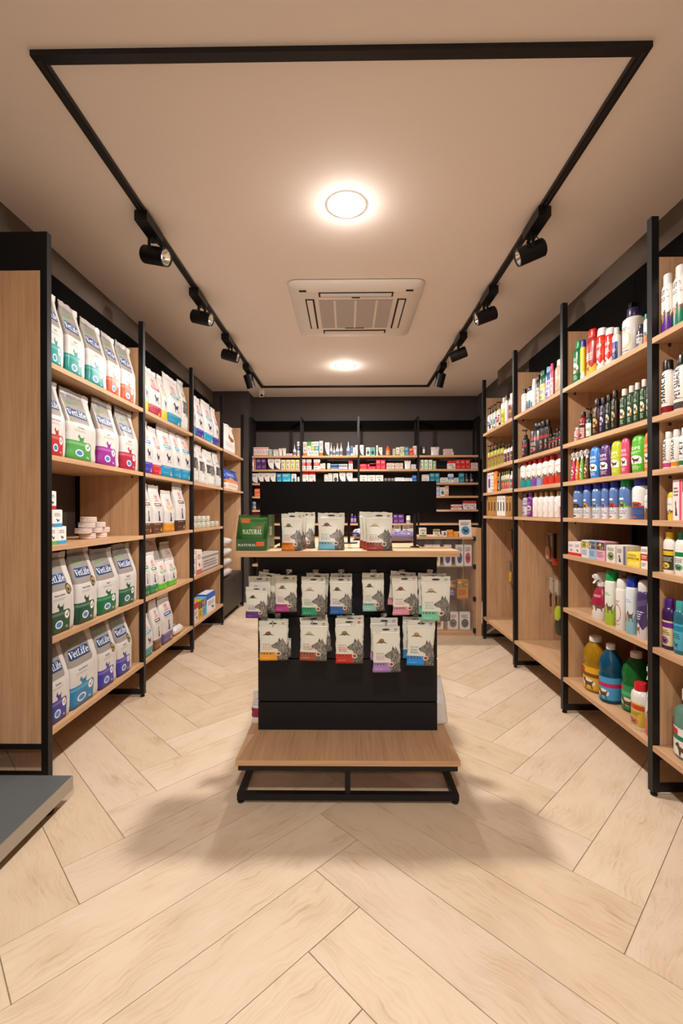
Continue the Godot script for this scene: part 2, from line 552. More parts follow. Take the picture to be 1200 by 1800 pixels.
# bottle wraps  lb:base:label:accent:style:text
func paint_bottle(f: PackedStringArray) -> void:
	var b := hexc(f[1])
	var l := hexc(f[2])
	var a := hexc(f[3])
	var t := f[5] if f.size() > 5 else ""
	cv.fill(b)
	var ink := hexc("26242a") if l.get_luminance() > 0.4 else hexc("f2efe9")
	match f[4]:
		"0":   # a stuck-on label
			c_rrect(0.1, 0.32, 0.9, 0.9, 0.04, l)
			c_rect(0.1, 0.36, 0.9, 0.48, a)
			c_text(t, 0.5, 0.42, 0.07, 0.7, hexc("ffffff") if a.get_luminance() < 0.5 else hexc("222222"))
			c_lines(0.18, 0.54, 0.82, 3, 0.045, ink)
			c_ell(0.5, 0.78, 0.2, 0.09, a.lightened(0.3))
			c_dog(0.38, 0.72, 0.24, a.darkened(0.4))
		"1":   # print straight on the bottle, name above, picture and band below
			c_text(t, 0.5, 0.2, 0.1, 0.84, l)
			c_lines(0.2, 0.3, 0.8, 2, 0.045, l)
			c_ell(0.52, 0.57, 0.26, 0.14, l)
			c_dog(0.36, 0.48, 0.34, hexc("54402f"))
			c_lines(0.2, 0.76, 0.75, 3, 0.045, l)
			c_ell(0.7, 0.66, 0.08, 0.05, a)
		"2":   # upright lettering over a colour bar
			c_text(t, 0.5, 0.42, 0.26, 0.62, l, 0, 1)
			c_rect(0.0, 0.8, 1.0, 0.93, a)
			c_lines(0.2, 0.72, 0.8, 1, 0.03, hexc("8f8b88"))
		"3":   # two-tone with a picture where they meet
			c_rect(0.0, 0.62, 1.0, 1.0, l)
			c_rect(0.0, 0.6, 1.0, 0.64, a)
			c_rect(0.3, 0.36, 0.66, 0.42, hexc("eeeeee"))
			c_text(t, 0.45, 0.2, 0.1, 0.7, hexc("eef2f8"))
			c_ell(0.55, 0.56, 0.2, 0.07, a)
			c_dog(0.38, 0.48, 0.32, hexc("5a4634"))
			c_lines(0.15, 0.74, 0.85, 2, 0.06, hexc("77747a"))
			c_rect(0.15, 0.9, 0.6, 0.95, a)
		"4":   # pale bottle with splashes of colour below
			c_text(t, 0.5, 0.17, 0.09, 0.8, l)
			c_lines(0.2, 0.27, 0.8, 2, 0.04, l.lightened(0.2))
			c_poly([[0.0, 0.72], [0.2, 0.62], [0.35, 0.74], [0.6, 0.55], [0.8, 0.68], [1.0, 0.5], [1.0, 1.0], [0.0, 1.0]], a)
			c_ell(0.38, 0.66, 0.16, 0.1, hexc("b98d5e"))
			c_ell(0.36, 0.7, 0.08, 0.05, hexc("5e422c"))
			c_dog(0.5, 0.5, 0.36, hexc("6b5a48"))
		"5":   # aerosol: name slanted, pale foot with pets
			c_poly([[0.05, 0.3], [0.9, 0.14], [0.9, 0.26], [0.05, 0.42]], b.lightened(0.12))
			c_text(t, 0.5, 0.27, 0.12, 0.8, l)
			c_lines(0.15, 0.42, 0.75, 4, 0.05, l)
			c_poly([[0, 0.85], [0.15, 0.72], [0.3, 0.82], [0.5, 0.66], [0.7, 0.8], [0.85, 0.7], [1, 0.84], [1, 1], [0, 1]], a)
			c_dog(0.3, 0.7, 0.3, hexc("8a5a34"))
		"6":   # plain with a drawn line loop and a few words
			for i in 26:
				var an := TAU * i / 26.0
				c_ell(0.52 + 0.2 * cos(an), 0.6 + 0.2 * sin(an), 0.022, 0.016, a)
			c_lines(0.3, 0.3, 0.7, 2, 0.04, l)
			c_lines(0.3, 0.86, 0.7, 1, 0.04, l)
		"7":   # spotted hide
			for i in 9:
				c_ell(rng.randf(), rng.randf_range(0.35, 0.95), rng.randf_range(0.06, 0.16), rng.randf_range(0.03, 0.08), l)
			c_rect(0.2, 0.45, 0.8, 0.66, a)
			c_lines(0.25, 0.5, 0.75, 2, 0.06, hexc("f3efe8"))
		"8":   # see-through jug with a wide label
			c_rect(0.0, 0.48, 1.0, 0.93, l)
			c_rect(0.0, 0.6, 1.0, 0.68, a)
			c_rrect(0.1, 0.5, 0.5, 0.6, 0.03, hexc("c43a34"))
			c_text(t, 0.3, 0.55, 0.05, 0.3, hexc("ffffff"))
			c_ell(0.6, 0.8, 0.2, 0.08, hexc("e9dfcc"))
			c_dog(0.42, 0.72, 0.34, hexc("5b4636"))
		_:
			c_rect(0.12, 0.4, 0.88, 0.85, l)
			c_lines(0.2, 0.48, 0.8, 4, 0.07, ink)
			c_rect(0.12, 0.78, 0.88, 0.85, a)

# cartons  bx:ground:accent:style[:text]
func paint_carton(f: PackedStringArray) -> void:
	var b := hexc(f[1])
	var a := hexc(f[2])
	var ink := hexc("3a3838") if b.get_luminance() > 0.4 else hexc("efece6")
	var t := f[4] if f.size() > 4 else ""
	cv.fill(b)
	match f[3]:
		"0":   # band at the foot
			c_rect(0, 0.78, 1, 1, a)
			c_lines(0.15, 0.2, 0.85, 3, 0.07, ink)
			c_dog(0.34, 0.5, 0.34, ink)
		"1":   # band on top
			c_rect(0, 0, 1, 0.3, a)
			c_lines(0.15, 0.42, 0.85, 3, 0.08, ink)
			c_dog(0.5, 0.68, 0.34, a.darkened(0.3))
		"2":   # a dark curve sweeping down one side
			c_poly([[0, 0.3], [0.15, 0.6], [0.45, 0.85], [1.0, 0.97], [1.0, 1.0], [0.0, 1.0]], a)
			c_lines(0.2, 0.18, 0.9, 3, 0.07, ink)
		"3":   # block in the middle
			c_rect(0.0, 0.32, 1.0, 0.62, a)
			c_lines(0.12, 0.12, 0.9, 2, 0.07, ink)
			c_lines(0.12, 0.40, 0.9, 2, 0.08, hexc("f3f0ea"))
			c_lines(0.12, 0.74, 0.7, 2, 0.08, ink)
		"4":   # stripe along one edge
			c_rect(0.72, 0, 1, 1, a)
			c_lines(0.12, 0.2, 0.64, 3, 0.08, ink)
			c_cat(0.2, 0.5, 0.34, ink)
		"5":   # round picture
			c_ell(0.5, 0.62, 0.34, 0.25, a)
			c_dog(0.28, 0.5, 0.44, hexc("3a3026"))
			c_lines(0.15, 0.14, 0.85, 3, 0.07, ink)
		"6":   # all colour with pale print
			c_lines(0.12, 0.15, 0.85, 3, 0.08, a)
			c_poly([[0.1, 0.85], [0.3, 0.6], [0.6, 0.7], [0.9, 0.5], [0.9, 0.85]], b.lightened(0.25))
		"7":   # photograph on top, words below
			c_rect(0.05, 0.05, 0.95, 0.45, a)
			for i in 8:
				c_ell(rng.randf_range(0.15, 0.85), rng.randf_range(0.12, 0.4), 0.12, 0.07, [hexc("d2a24c"), hexc("5c3a1e"), hexc("e6c98e"), hexc("7f7a3a")][rng.randi() % 4])
			c_lines(0.12, 0.55, 0.85, 4, 0.08, ink)
		"8":   # upright windows
			c_rrect(0.3, 0.3, 0.7, 0.75, 0.08, a)
			c_lines(0.2, 0.12, 0.8, 2, 0.06, ink)
		"9":   # fine tin print
			c_rect(0.0, 0.1, 1.0, 0.2, a)
			c_lines(0.1, 0.35, 0.9, 3, 0.15, a.darkened(0.3))
			c_rect(0.0, 0.85, 1.0, 0.95, a)
	if t != "":
		c_rect(0.05, 0.3, 0.95, 0.55, hexc("e9c832"))
		c_text(t, 0.5, 0.42, 0.14, 0.84, hexc("2a2320"))

func paint_green_box(f: PackedStringArray) -> void:
	if f[1] == "box":
		cv.fill(hexc("2f5b34"))
		c_text("NATURAL", 0.36, 0.5, 0.2, 0.6, hexc("f0efe6"), 1)
		c_rrect(0.66, 0.2, 0.92, 0.6, 0.03, hexc("d9682c"))
	elif f[1] == "side":
		cv.fill(hexc("3f6b38"))
		c_rect(0.35, 0.4, 0.65, 0.62, hexc("c9d2b4"))
		c_lines(0.38, 0.44, 0.62, 3, 0.05, hexc("3f6b38"))
	else:
		cv.fill(hexc("35702e"))
		c_rect(0.0, 0.0, 1.0, 0.05, hexc("5c8c3c"))
		c_rrect(0.06, 0.03, 0.4, 0.16, 0.03, hexc("d9682c"))
		c_text("NATURAL", 0.5, 0.44, 0.15, 0.8, hexc("f2f1e8"), 1)
		c_ell(0.78, 0.3, 0.1, 0.05, hexc("b8683a"))
		c_ell(0.4, 0.82, 0.3, 0.13, hexc("e4ddcf"))
		c_ell(0.4, 0.8, 0.22, 0.08, hexc("b89468"))
		c_rect(0.6, 0.7, 1.0, 0.9, hexc("5a4a34"))

# ------------------------------------------------------------------ materials
func plain(key: String, c: Color, rough := 0.6, metal := 0.0, spec := 0.5) -> StandardMaterial3D:
	if not mats.has(key):
		var m := StandardMaterial3D.new()
		m.resource_name = key
		m.albedo_color = c
		m.roughness = rough
		m.metallic = metal
		m.metallic_specular = spec
		mats[key] = m
	return mats[key]

func paint_col(hex: String, rough := 0.35) -> StandardMaterial3D:
	return plain("plastic_%s_%d" % [hex, roundi(rough * 100)], hexc(hex), rough)

func wood_image(w: int, h: int, base: Color, dark: Color, light: Color, fine: float, wave: float, knots: int) -> ImageTexture:
	var data := PackedByteArray()
	data.resize(w * h * 3)
	var kp := []
	rng.seed = w * 31 + knots
	for i in knots:
		kp.append(Vector3(rng.randf(), rng.randf(), rng.randf_range(0.006, 0.014)))
	for y in h:
		var v := float(y) / h
		for x in w:
			var u := float(x) / w
			# tileable: sample on a torus-like blend along v
			var a := TAU * v
			var s := noise_b.get_noise_3d(u * fine, cos(a) * wave, sin(a) * wave)
			var m := noise.get_noise_3d(u * fine * 0.16 + 40.0, cos(a) * wave * 0.5, sin(a) * wave * 0.5)
			var g := noise.get_noise_3d(u * fine * 3.1 + 9.0, cos(a) * wave * 2.0, sin(a) * wave * 2.0)
			var t := s * 0.62 + m * 0.6 + g * 0.34
			var c := base.lerp(dark, clampf(t, 0, 1)) if t > 0 else base.lerp(light, clampf(-t, 0, 1))
			for k in kp:
				var d := Vector2((u - k.x) * 0.5, v - k.y).length()
				if d < k.z * 2.0:
					c = c.lerp(dark.darkened(0.25), clampf(1.0 - d / (k.z * 2.0), 0, 1) * 0.6)
			var i := (y * w + x) * 3
			data[i] = clampi(roundi(c.r * 255), 0, 255)
			data[i + 1] = clampi(roundi(c.g * 255), 0, 255)
			data[i + 2] = clampi(roundi(c.b * 255), 0, 255)
	return ImageTexture.create_from_image(Image.create_from_data(w, h, false, Image.FORMAT_RGB8, data))

# pale wood print of the floor tiles: broad tone drift, fine fibres, scattered darker flecks along the grain
func floor_image(w: int, h: int, base: Color, dark: Color, light: Color) -> ImageTexture:
	var data := PackedByteArray()
	data.resize(w * h * 3)
	for y in h:
		var a := TAU * y / h
		var ca := cos(a)
		var sa := sin(a)
		for x in w:
			var u := float(x) / w
			var bend := noise.get_noise_3d(u * 3.0, ca * 0.9, sa * 0.9) * 0.05
			var uu := u + bend
			var fib := noise_b.get_noise_3d(uu * 90.0, ca * 1.4, sa * 1.4)
			var drift := noise.get_noise_3d(uu * 5.0 + 31.0, ca * 0.8, sa * 0.8)
			var fleck := maxf(0.0, noise_b.get_noise_3d(uu * 34.0 + 77.0, ca * 1.7, sa * 1.7) - 0.2) * 1.7
			var t := fib * 0.32 + drift * 0.42 + fleck * 0.8 * (0.5 + drift)
			var c := base.lerp(dark, clampf(t, 0, 1)) if t > 0 else base.lerp(light, clampf(-t * 1.4, 0, 1))
			var i := (y * w + x) * 3
			data[i] = clampi(roundi(c.r * 255), 0, 255)
			data[i + 1] = clampi(roundi(c.g * 255), 0, 255)
			data[i + 2] = clampi(roundi(c.b * 255), 0, 255)
	return ImageTexture.create_from_image(Image.create_from_data(w, h, false, Image.FORMAT_RGB8, data))

func make_materials() -> void:
	sans.font_names = PackedStringArray(["Droid Sans"])
	sans.font_weight = 700
	serif.font_names = PackedStringArray(["Droid Serif"])
	serif.font_weight = 700
	for k in 2:
		atlases.append(Image.create(2048, 2048, false, Image.FORMAT_RGBA8))
		atlases[k].fill(Color(0.9, 0.9, 0.9))
	var oak := plain("oak_laminate", Color.WHITE, 0.5, 0.0, 0.4)
	oak.albedo_texture = wood_image(512, 256, hexc("c8a07a"), hexc("a88160"), hexc("d8b48f"), 60.0, 0.55, 0)
	for k in 3:
		var m := plain("floor_tile_%d" % k, [Color(1, 1, 1), Color(0.965, 0.955, 0.94), Color(0.985, 0.98, 0.985)][k], 0.42, 0.0, 0.4)
		if k == 0:
			m.albedo_texture = floor_image(768, 1024, hexc("dac6ae"), hexc("b89b7d"), hexc("e2d2bd"))
		else:
			m.albedo_texture = mats["floor_tile_0"].albedo_texture
	plain("grout", hexc("8a7a66"), 0.9)
	plain("black_steel", hexc("121011"), 0.42, 0.0, 0.4)
	plain("black_matt", hexc("070606"), 0.8, 0.0, 0.2)
	plain("black_board", hexc("18171b"), 0.5, 0.0, 0.35)
	plain("dark_wall", hexc("4a4340"), 0.8)
	plain("dark_back", hexc("4c443f"), 0.7)
	plain("wall_band", hexc("64574c"), 0.9)
	plain("entrance_wall", hexc("ece4da"), 0.9)
	plain("ceiling_paint", hexc("f3eae3"), 0.9)
	plain("white_plastic", hexc("ece7e1"), 0.4)
	plain("grey_grille", hexc("bdb7b4"), 0.6)
	plain("slot_dark", hexc("241f1d"), 0.8)
	plain("aluminium", hexc("b3ada2"), 0.4, 0.6)
	plain("scale_top", hexc("5f6669"), 0.45, 0.2)
	plain("rubber", hexc("151414"), 0.7)
	plain("chrome", hexc("d8d8d8"), 0.15, 1.0)
	plain("reflector", hexc("e0d9cc"), 0.2, 0.9)
	plain("gloss_black", hexc("08080a"), 0.3, 0.0, 0.22)
	plain("cabinet_dark", hexc("3a322d"), 0.55)
	var gl := plain("clear_glass", Color(0.95, 0.98, 0.97, 0.03), 0.02)
	gl.transparency = BaseMaterial3D.TRANSPARENCY_ALPHA
	var em := plain("lamp_glow", Color.WHITE, 0.5)
	em.emission_enabled = true
	em.emission = hexc("fff4e6")
	em.emission_energy_multiplier = 6.0
	var sg := plain("spot_glow", Color.WHITE, 0.5)
	sg.emission_enabled = true
	sg.emission = hexc("fff4e6")
	sg.emission_energy_multiplier = 1.6

func print_mat(kind: String) -> StandardMaterial3D:
	var r: float = {"film": 0.36, "plastic": 0.28, "card": 0.55, "shine": 0.2}[kind]
	var k := "print_" + kind
	if not mats.has(k):
		plain(k, Color.WHITE, r)
		mats[k].metallic_specular = 0.5 if kind != "card" else 0.35
	return mats[k]

func glow_liquid(hex: String) -> StandardMaterial3D:
	var k := "liquid_" + hex
	if not mats.has(k):
		var m := plain(k, Color(hexc(hex), 0.5), 0.05)
		m.refraction_enabled = true
		m.refraction_scale = 0.035
		m.transparency = BaseMaterial3D.TRANSPARENCY_ALPHA
	return mats[k]

# ------------------------------------------------------------------ lamps
func downlight(x: float, d: float, label: String) -> void:
	var o := thing("ceiling_downlight", Vector3(x, CEIL, -d))
	tag(o, label, "ceiling light", "round ceiling downlights")
	var st := new_st()
	lathe(st, [Vector2(0.08, -0.0005), Vector2(0.094, -0.0005), Vector2(0.094, -0.002), Vector2(0.08, -0.002)], 1, 1, 32)
	part(o, "trim_ring", done(st), mats["white_plastic"])
	st = new_st()
	lathe(st, [Vector2(0.0, -0.024), Vector2(0.05, -0.021), Vector2(0.085, -0.011), Vector2(0.097, -0.001)], 1, 1, 32)
	part(o, "glass_diffuser_light", done(st), mats["lamp_glow"])
	var l := AreaLight3D.new()
	l.name = "lamp"
	l.position = Vector3(0, -0.034, 0)
	l.rotation.x = -PI / 2
	l.area_size = Vector2(0.125, 0.125)
	l.light_color = hexc("fff5ec")
	l.light_energy = 4.8
	l.area_range = 14.0
	l.area_attenuation = 2.0
	l.shadow_enabled = true
	o.add_child(l)
	# what the bulging diffuser throws sideways
	var s := OmniLight3D.new()
	s.name = "side_glow"
	s.position = Vector3(0, -0.03, 0)
	s.light_color = hexc("fff5ec")
	s.light_energy = 0.22
	s.light_size = 0.02
	s.omni_range = 14.0
	s.omni_attenuation = 2.0
	s.shadow_enabled = true
	o.add_child(s)

# ------------------------------------------------------------------ the room
func structure(called: String, mesh: Mesh, m: Material, label: String, cat: String) -> MeshInstance3D:
	var o := part(self, called, mesh, m)
	tag(o, label, cat, "", "structure")
	return o

func build_room() -> void:
	var x0 := -1.80
	var x1 := 1.79
	var z0 := -6.315
	var z1 := 3.4
	structure("wall_left", box(Vector3(x0 - 0.12, 0, z0), Vector3(x0, CEIL, z1)), mats["dark_wall"], "dark painted side wall behind the bag shelves", "wall")
	structure("wall_right", box(Vector3(x1, 0, z0), Vector3(x1 + 0.12, CEIL, z1)), mats["dark_wall"], "dark painted side wall behind the bottle shelves", "wall")
	structure("wall_back", box(Vector3(x0 - 0.12, 0, z0 - 0.12), Vector3(x1 + 0.12, CEIL, z0)), mats["dark_wall"], "dark brown back wall behind the carton shelves", "wall")
	structure("wall_front", box(Vector3(x0 - 0.12, 0, z1), Vector3(x1 + 0.12, CEIL, z1 + 0.12)), mats["entrance_wall"], "pale wall at the shop entrance", "wall")
	structure("trim_1", box(Vector3(x0, 2.604, -6.0), Vector3(-1.763, CEIL, z1)), mats["wall_band"], "beige band of wall above the bag shelves", "trim")
	structure("trim_2", box(Vector3(1.703, 2.604, -5.2), Vector3(x1, CEIL, z1)), mats["wall_band"], "beige band of wall above the bottle shelves", "trim")
	structure("wall_pillar", box(Vector3(x0, 0, z0), Vector3(-1.29, CEIL, -6.0)), mats["dark_wall"], "dark pillar in the corner beside the back shelves", "pillar")
	structure("ceiling", box(Vector3(x0 - 0.12, CEIL, z0 - 0.12), Vector3(x1 + 0.12, CEIL + 0.12, z1 + 0.12)), mats["ceiling_paint"], "smooth beige painted ceiling", "ceiling")
	# herringbone floor of wood-look tiles, each tile a piece of its own
	var fl := Node3D.new()
	fl.name = "floor"
	add_child(fl)
	tag(fl, "herringbone floor of pale wood-look tiles", "floor", "", "structure")
	part(fl, "grout_bed", box(Vector3(x0 - 0.12, -0.12, z0 - 0.12), Vector3(x1 + 0.12, -0.0025, z1 + 0.12)), mats["grout"])
	var w := 0.2
	var q := w / sqrt(2.0)
	var gx := -0.107
	var gz := 1.2388
	var room := PackedVector2Array([Vector2(x0, -z1), Vector2(x1, -z1), Vector2(x1, -z0), Vector2(x0, -z0)])
	rng.seed = 5
	var nth := 0
	for col in range(-2, 3):
		for n in range(-20, 24):
			# two tiles per step: one runs towards -x, one towards +x, seen with x right and distance up
			for hand_ in 2:
				var c: Array
				if hand_ == 0:
					var b := Vector2(gx + q + col * 12 * q, gz + q + (n * 2) * q)
					c = [b, b + Vector2(-q, q), b + Vector2(-7 * q, -5 * q), b + Vector2(-6 * q, -6 * q)]
				else:
					var b := Vector2(gx + col * 12 * q, gz + (n * 2) * q)
					c = [b, b + Vector2(6 * q, -6 * q), b + Vector2(7 * q, -5 * q), b + Vector2(q, q)]
				tile(fl, c, room, hand_, nth)
				nth += 1

func tile(fl: Node, c: Array, room: PackedVector2Array, hand_: int, nth: int) -> void:
	var mid: Vector2 = (c[0] + c[1] + c[2] + c[3]) / 4
	var ax: Vector2 = ((c[1] - c[0]) if hand_ == 1 else (c[3] - c[0])).normalized()
	var ay := Vector2(-ax.y, ax.x)
	var poly := PackedVector2Array()
	for s in [[-1, -1], [1, -1], [1, 1], [-1, 1]]:
		poly.append(mid + ax * s[0] * (0.6 - 0.0011) + ay * s[1] * (0.1 - 0.0011))
	var cut := Geometry2D.intersect_polygons(poly, room)
	if cut.is_empty():
		return
	var p: PackedVector2Array = cut[0]
	if p.size() < 3:
		return
	var area := 0.0
	for i in p.size():
		area += p[i].cross(p[(i + 1) % p.size()]) / 2
	if absf(area) < 0.003:
		return
	if area < 0:
		p.reverse()
	var st := new_st()
	st.set_smooth_group(-1)
	var off := Vector2(0.16 + 0.68 * rng.randf(), rng.randf())
	var flip := -1.0 if rng.randf() < 0.5 else 1.0
	var cen := Vector2.ZERO
	for v in p:
		cen += v / p.size()
	var top := []
	var low := []
	var uv := []
	for v in p:
		var inn := v + (cen - v).normalized() * 0.0009
		top.append(Vector3(inn.x, 0.0, -inn.y))
		low.append(Vector3(v.x, -0.0022, -v.y))
		var l: Vector2 = v - mid
		uv.append(Vector2(l.dot(ay) * 1.3 * flip, l.dot(ax) * 0.62 * flip) + off)
	var n := p.size()
	for i in range(1, n - 1):
		vert(st, top[0], uv[0]); vert(st, top[i + 1], uv[i + 1]); vert(st, top[i], uv[i])
	for i in n:
		var j := (i + 1) % n
		quad(st, low[i], low[j], top[j], top[i], uv[i], uv[j], uv[j], uv[i])
	part(fl, "tile", done(st), mats["floor_tile_%d" % (rng.randi() % 3)])

# ------------------------------------------------------------------ ceiling: track, spots, air conditioner, camera
func build_ceiling_things() -> void:
	var o := thing("lighting_track", Vector3(-0.025, CEIL, -3.67))
	tag(o, "black rectangular lighting track fixed flat to the ceiling", "light track")
	var hx := 1.04
	var hz := 2.095
	for s in [-1.0, 1.0]:
		part(o, "side_rail", cbox(Vector3(s * hx, -0.01, 0), Vector3(0.036, 0.02, hz * 2 + 0.036), 2), mats["black_steel"])
		part(o, "cross_rail", cbox(Vector3(0, -0.01, s * hz), Vector3(hx * 2 - 0.036, 0.02, 0.036), 0), mats["black_steel"])
		part(o, "conductor_groove", cbox(Vector3(s * hx, -0.0205, 0), Vector3(0.012, 0.001, hz * 2), 2), mats["slot_dark"])
	var ord := ["first", "second", "third", "fourth"]
	for k in 4:
		var d := 2.36 + 0.82 * k
		var dl: Vector3 = [Vector3(0.93, -0.28, 0.25), Vector3(0.95, -0.26, 0.12), Vector3(0.95, -0.28, 0.0), Vector3(0.25, -0.92, -0.3)][k]
		var dr: Vector3 = [Vector3(-0.93, -0.35, -0.12), Vector3(-0.93, -0.33, -0.05), Vector3(-0.92, -0.3, -0.28), Vector3(-0.2, -0.93, -0.3)][k]
		spot(Vector3(-1.065, CEIL - 0.02, -d), dl, 20.0 if k < 3 else 30.0, 1.7, "black cylinder spotlight, %s along the track over the bag shelves from the entrance" % ord[k])
		spot(Vector3(1.015, CEIL - 0.02, -d), dr, [24.0, 24.0, 22.0, 30.0][k], 1.7, "black cylinder spotlight, %s along the track over the bottle shelves from the entrance" % ord[k])
	# ceiling cassette
	var a := thing("ceiling_air_conditioner", Vector3(0.066, CEIL, -3.60))
	tag(a, "white square ceiling cassette air conditioner with four air slots", "air conditioner")
	var hs := 0.478
	var st := new_st()
	var ring0 := rounded(hs, 0.07, -0.004)
	var ring1 := rounded(hs - 0.012, 0.06, -0.03)
	var ring2 := rounded(hs - 0.11, 0.02, -0.036)
	st.set_smooth_group(1)
	for pr in [[ring0, ring1], [ring1, ring2]]:
		for i in ring0.size():
			var j := (i + 1) % ring0.size()
			var z := Vector2.ZERO
			quad(st, pr[1][i], pr[1][j], pr[0][j], pr[0][i], z, z, z, z)
	part(a, "fascia", done(st), plain("fascia_plastic", hexc("ece7e1"), 0.75))
	part(a, "intake_frame", cbox(Vector3(0, -0.0345, 0), Vector3(0.74, 0.005, 0.74), 0), mats["white_plastic"])
	var g := part(a, "intake_grille", cbox(Vector3(0, -0.039, 0.0), Vector3(0.54, 0.006, 0.5), 0), mats["grey_grille"])
	for i in 3:
		part(g, "grille_rib", cbox(Vector3(-0.155 + 0.155 * i, -0.0428, 0), Vector3(0.016, 0.002, 0.5), 2), mats["white_plastic"])
	for k in 4:
		var r := Node3D.new()
		r.name = "air_slot"
		a.add_child(r, true)
		r.rotation.y = k * PI / 2
		part(r, "opening", cbox(Vector3(0, -0.0395, 0.335), Vector3(0.53, 0.003, 0.066), 0), mats["slot_dark"])
		part(r, "louver", cbox(Vector3(0, -0.042, 0.336), Vector3(0.505, 0.006, 0.042), 0), mats["white_plastic"])
	part(a, "display_badge", cbox(Vector3(0.0, -0.0385, 0.285), Vector3(0.06, 0.003, 0.012), 0), mats["slot_dark"])
	for s in [-1.0, 1.0]:
		part(a, "corner_clip", cbox(Vector3(s * 0.375, -0.037, 0.385), Vector3(0.05, 0.004, 0.02), 0), mats["slot_dark"])
	part(a, "intake_latch", cbox(Vector3(0, -0.0425, -0.25), Vector3(0.16, 0.003, 0.012), 0), mats["slot_dark"])
	# security camera near the back wall
	var s := thing("security_camera", Vector3(-1.12, CEIL, -5.99))
	tag(s, "small white dome security camera at the ceiling edge near the pillar", "camera")
	st = new_st()
	lathe(st, prof([[0.0, -0.03], [0.9, -0.03], [1.0, -0.02], [1.0, 0.0]], 0.045, 1.0), 1, 1, 20)
	part(s, "mount", done(st), mats["white_plastic"])
	st = new_st()
	lathe(st, prof([[0.0, -0.085], [0.45, -0.08], [0.8, -0.06], [0.9, -0.03]], 0.045, 1.0), 1, 1, 20)
	part(s, "dome", done(st), mats["white_plastic"])
	st = new_st()
	lathe(st, prof([[0.0, -0.008], [0.8, -0.006], [1.0, 0.0]], 0.017, 1.0), 1, 1, 14)
	var e := part(s, "camera_eye", done(st), mats["gloss_black"])
	e.position = Vector3(0.012, -0.066, 0.03)
	e.rotation.x = -0.9

func rounded(h: float, r: float, y: float) -> Array:
	var out := []
	for k in 4:
		var cx := (h - r) * (1.0 if k in [0, 3] else -1.0)
		var cz := (h - r) * (1.0 if k in [0, 1] else -1.0)
		for i in 7:
			var a := PI / 2 * k + PI / 12 * i
			out.append(Vector3(cx + r * cos(a), y, cz + r * sin(a)))
	return out

func spot(at: Vector3, dir: Vector3, half: float, power: float, label: String) -> void:
	var o := thing("track_spotlight", at)
	tag(o, label, "spotlight", "black track spotlights")
	var st := new_st()
	slab(st, Vector3(-0.033, -0.052, -0.21), Vector3(0.033, 0.0, 0.0), 2)
	part(o, "track_adapter", done(st), mats["black_steel"])
	var hub := Vector3(0, -0.135, -0.185)
	var f := dir.normalized()
	var r := f.cross(Vector3.UP).normalized()
	st = new_st()
	for s in [-1.0, 1.0]:
		bar(st, hub + r * 0.052 * s + Vector3(0, 0.0, 0), hub + r * 0.052 * s + Vector3(0, 0.085, 0), 0.004, 0.016)
	bar(st, hub - r * 0.054 + Vector3(0, 0.084, 0), hub + r * 0.054 + Vector3(0, 0.084, 0), 0.02, 0.004)
	part(o, "yoke", done(st), mats["black_steel"])
	st = new_st()
	lathe(st, [Vector2(0, -0.075), Vector2(0.042, -0.075), Vector2(0.048, -0.069), Vector2(0.048, 0.075), Vector2(0.043, 0.075), Vector2(0.04, 0.06)], 1, 1, 24)
	var head := part(o, "lamp_head", done(st), mats["black_steel"])
	st = new_st()
	lathe(st, [Vector2(0, 0.03), Vector2(0.016, 0.032), Vector2(0.03, 0.048), Vector2(0.041, 0.068)], 1, 1, 24)
	var rf := part(head, "reflector", done(st), mats["reflector"])
	rf.position = Vector3.ZERO
	st = new_st()
	lathe(st, [Vector2(0.0, 0.034), Vector2(0.009, 0.034), Vector2(0.009, 0.039), Vector2(0.0, 0.041)], 1, 1, 12)
	part(head, "lens", done(st), mats["spot_glow"])
	var l := SpotLight3D.new()
	l.name = "beam"
	l.light_color = hexc("fff5ec")
	l.light_energy = power
	l.light_size = 0.02
	l.spot_angle = half
	l.spot_angle_attenuation = 0.15
	l.spot_range = 14.0
	l.spot_attenuation = 2.0
	l.shadow_enabled = true
	o.add_child(l)
	l.position = hub + f * 0.079
	l.basis = Basis.looking_at(f, Vector3.UP if absf(f.y) < 0.98 else Vector3.RIGHT)
	# local +y of the head points along the beam
	var b := Basis(r, f, r.cross(f))
	head.transform = Transform3D(b, hub)
	st = new_st()
	var pts := []
	for i in 7:
		var t := i / 6.0
		pts.append(Vector3(0.0, -0.052, -0.15).lerp(hub - f * 0.06 + Vector3(0, 0.03, 0), t) + Vector3(0, -0.012 * sin(PI * t), 0.015 * sin(PI * t)))
	tube(st, pts, 0.0025, 6)
	part(o, "cable", done(st), mats["rubber"])

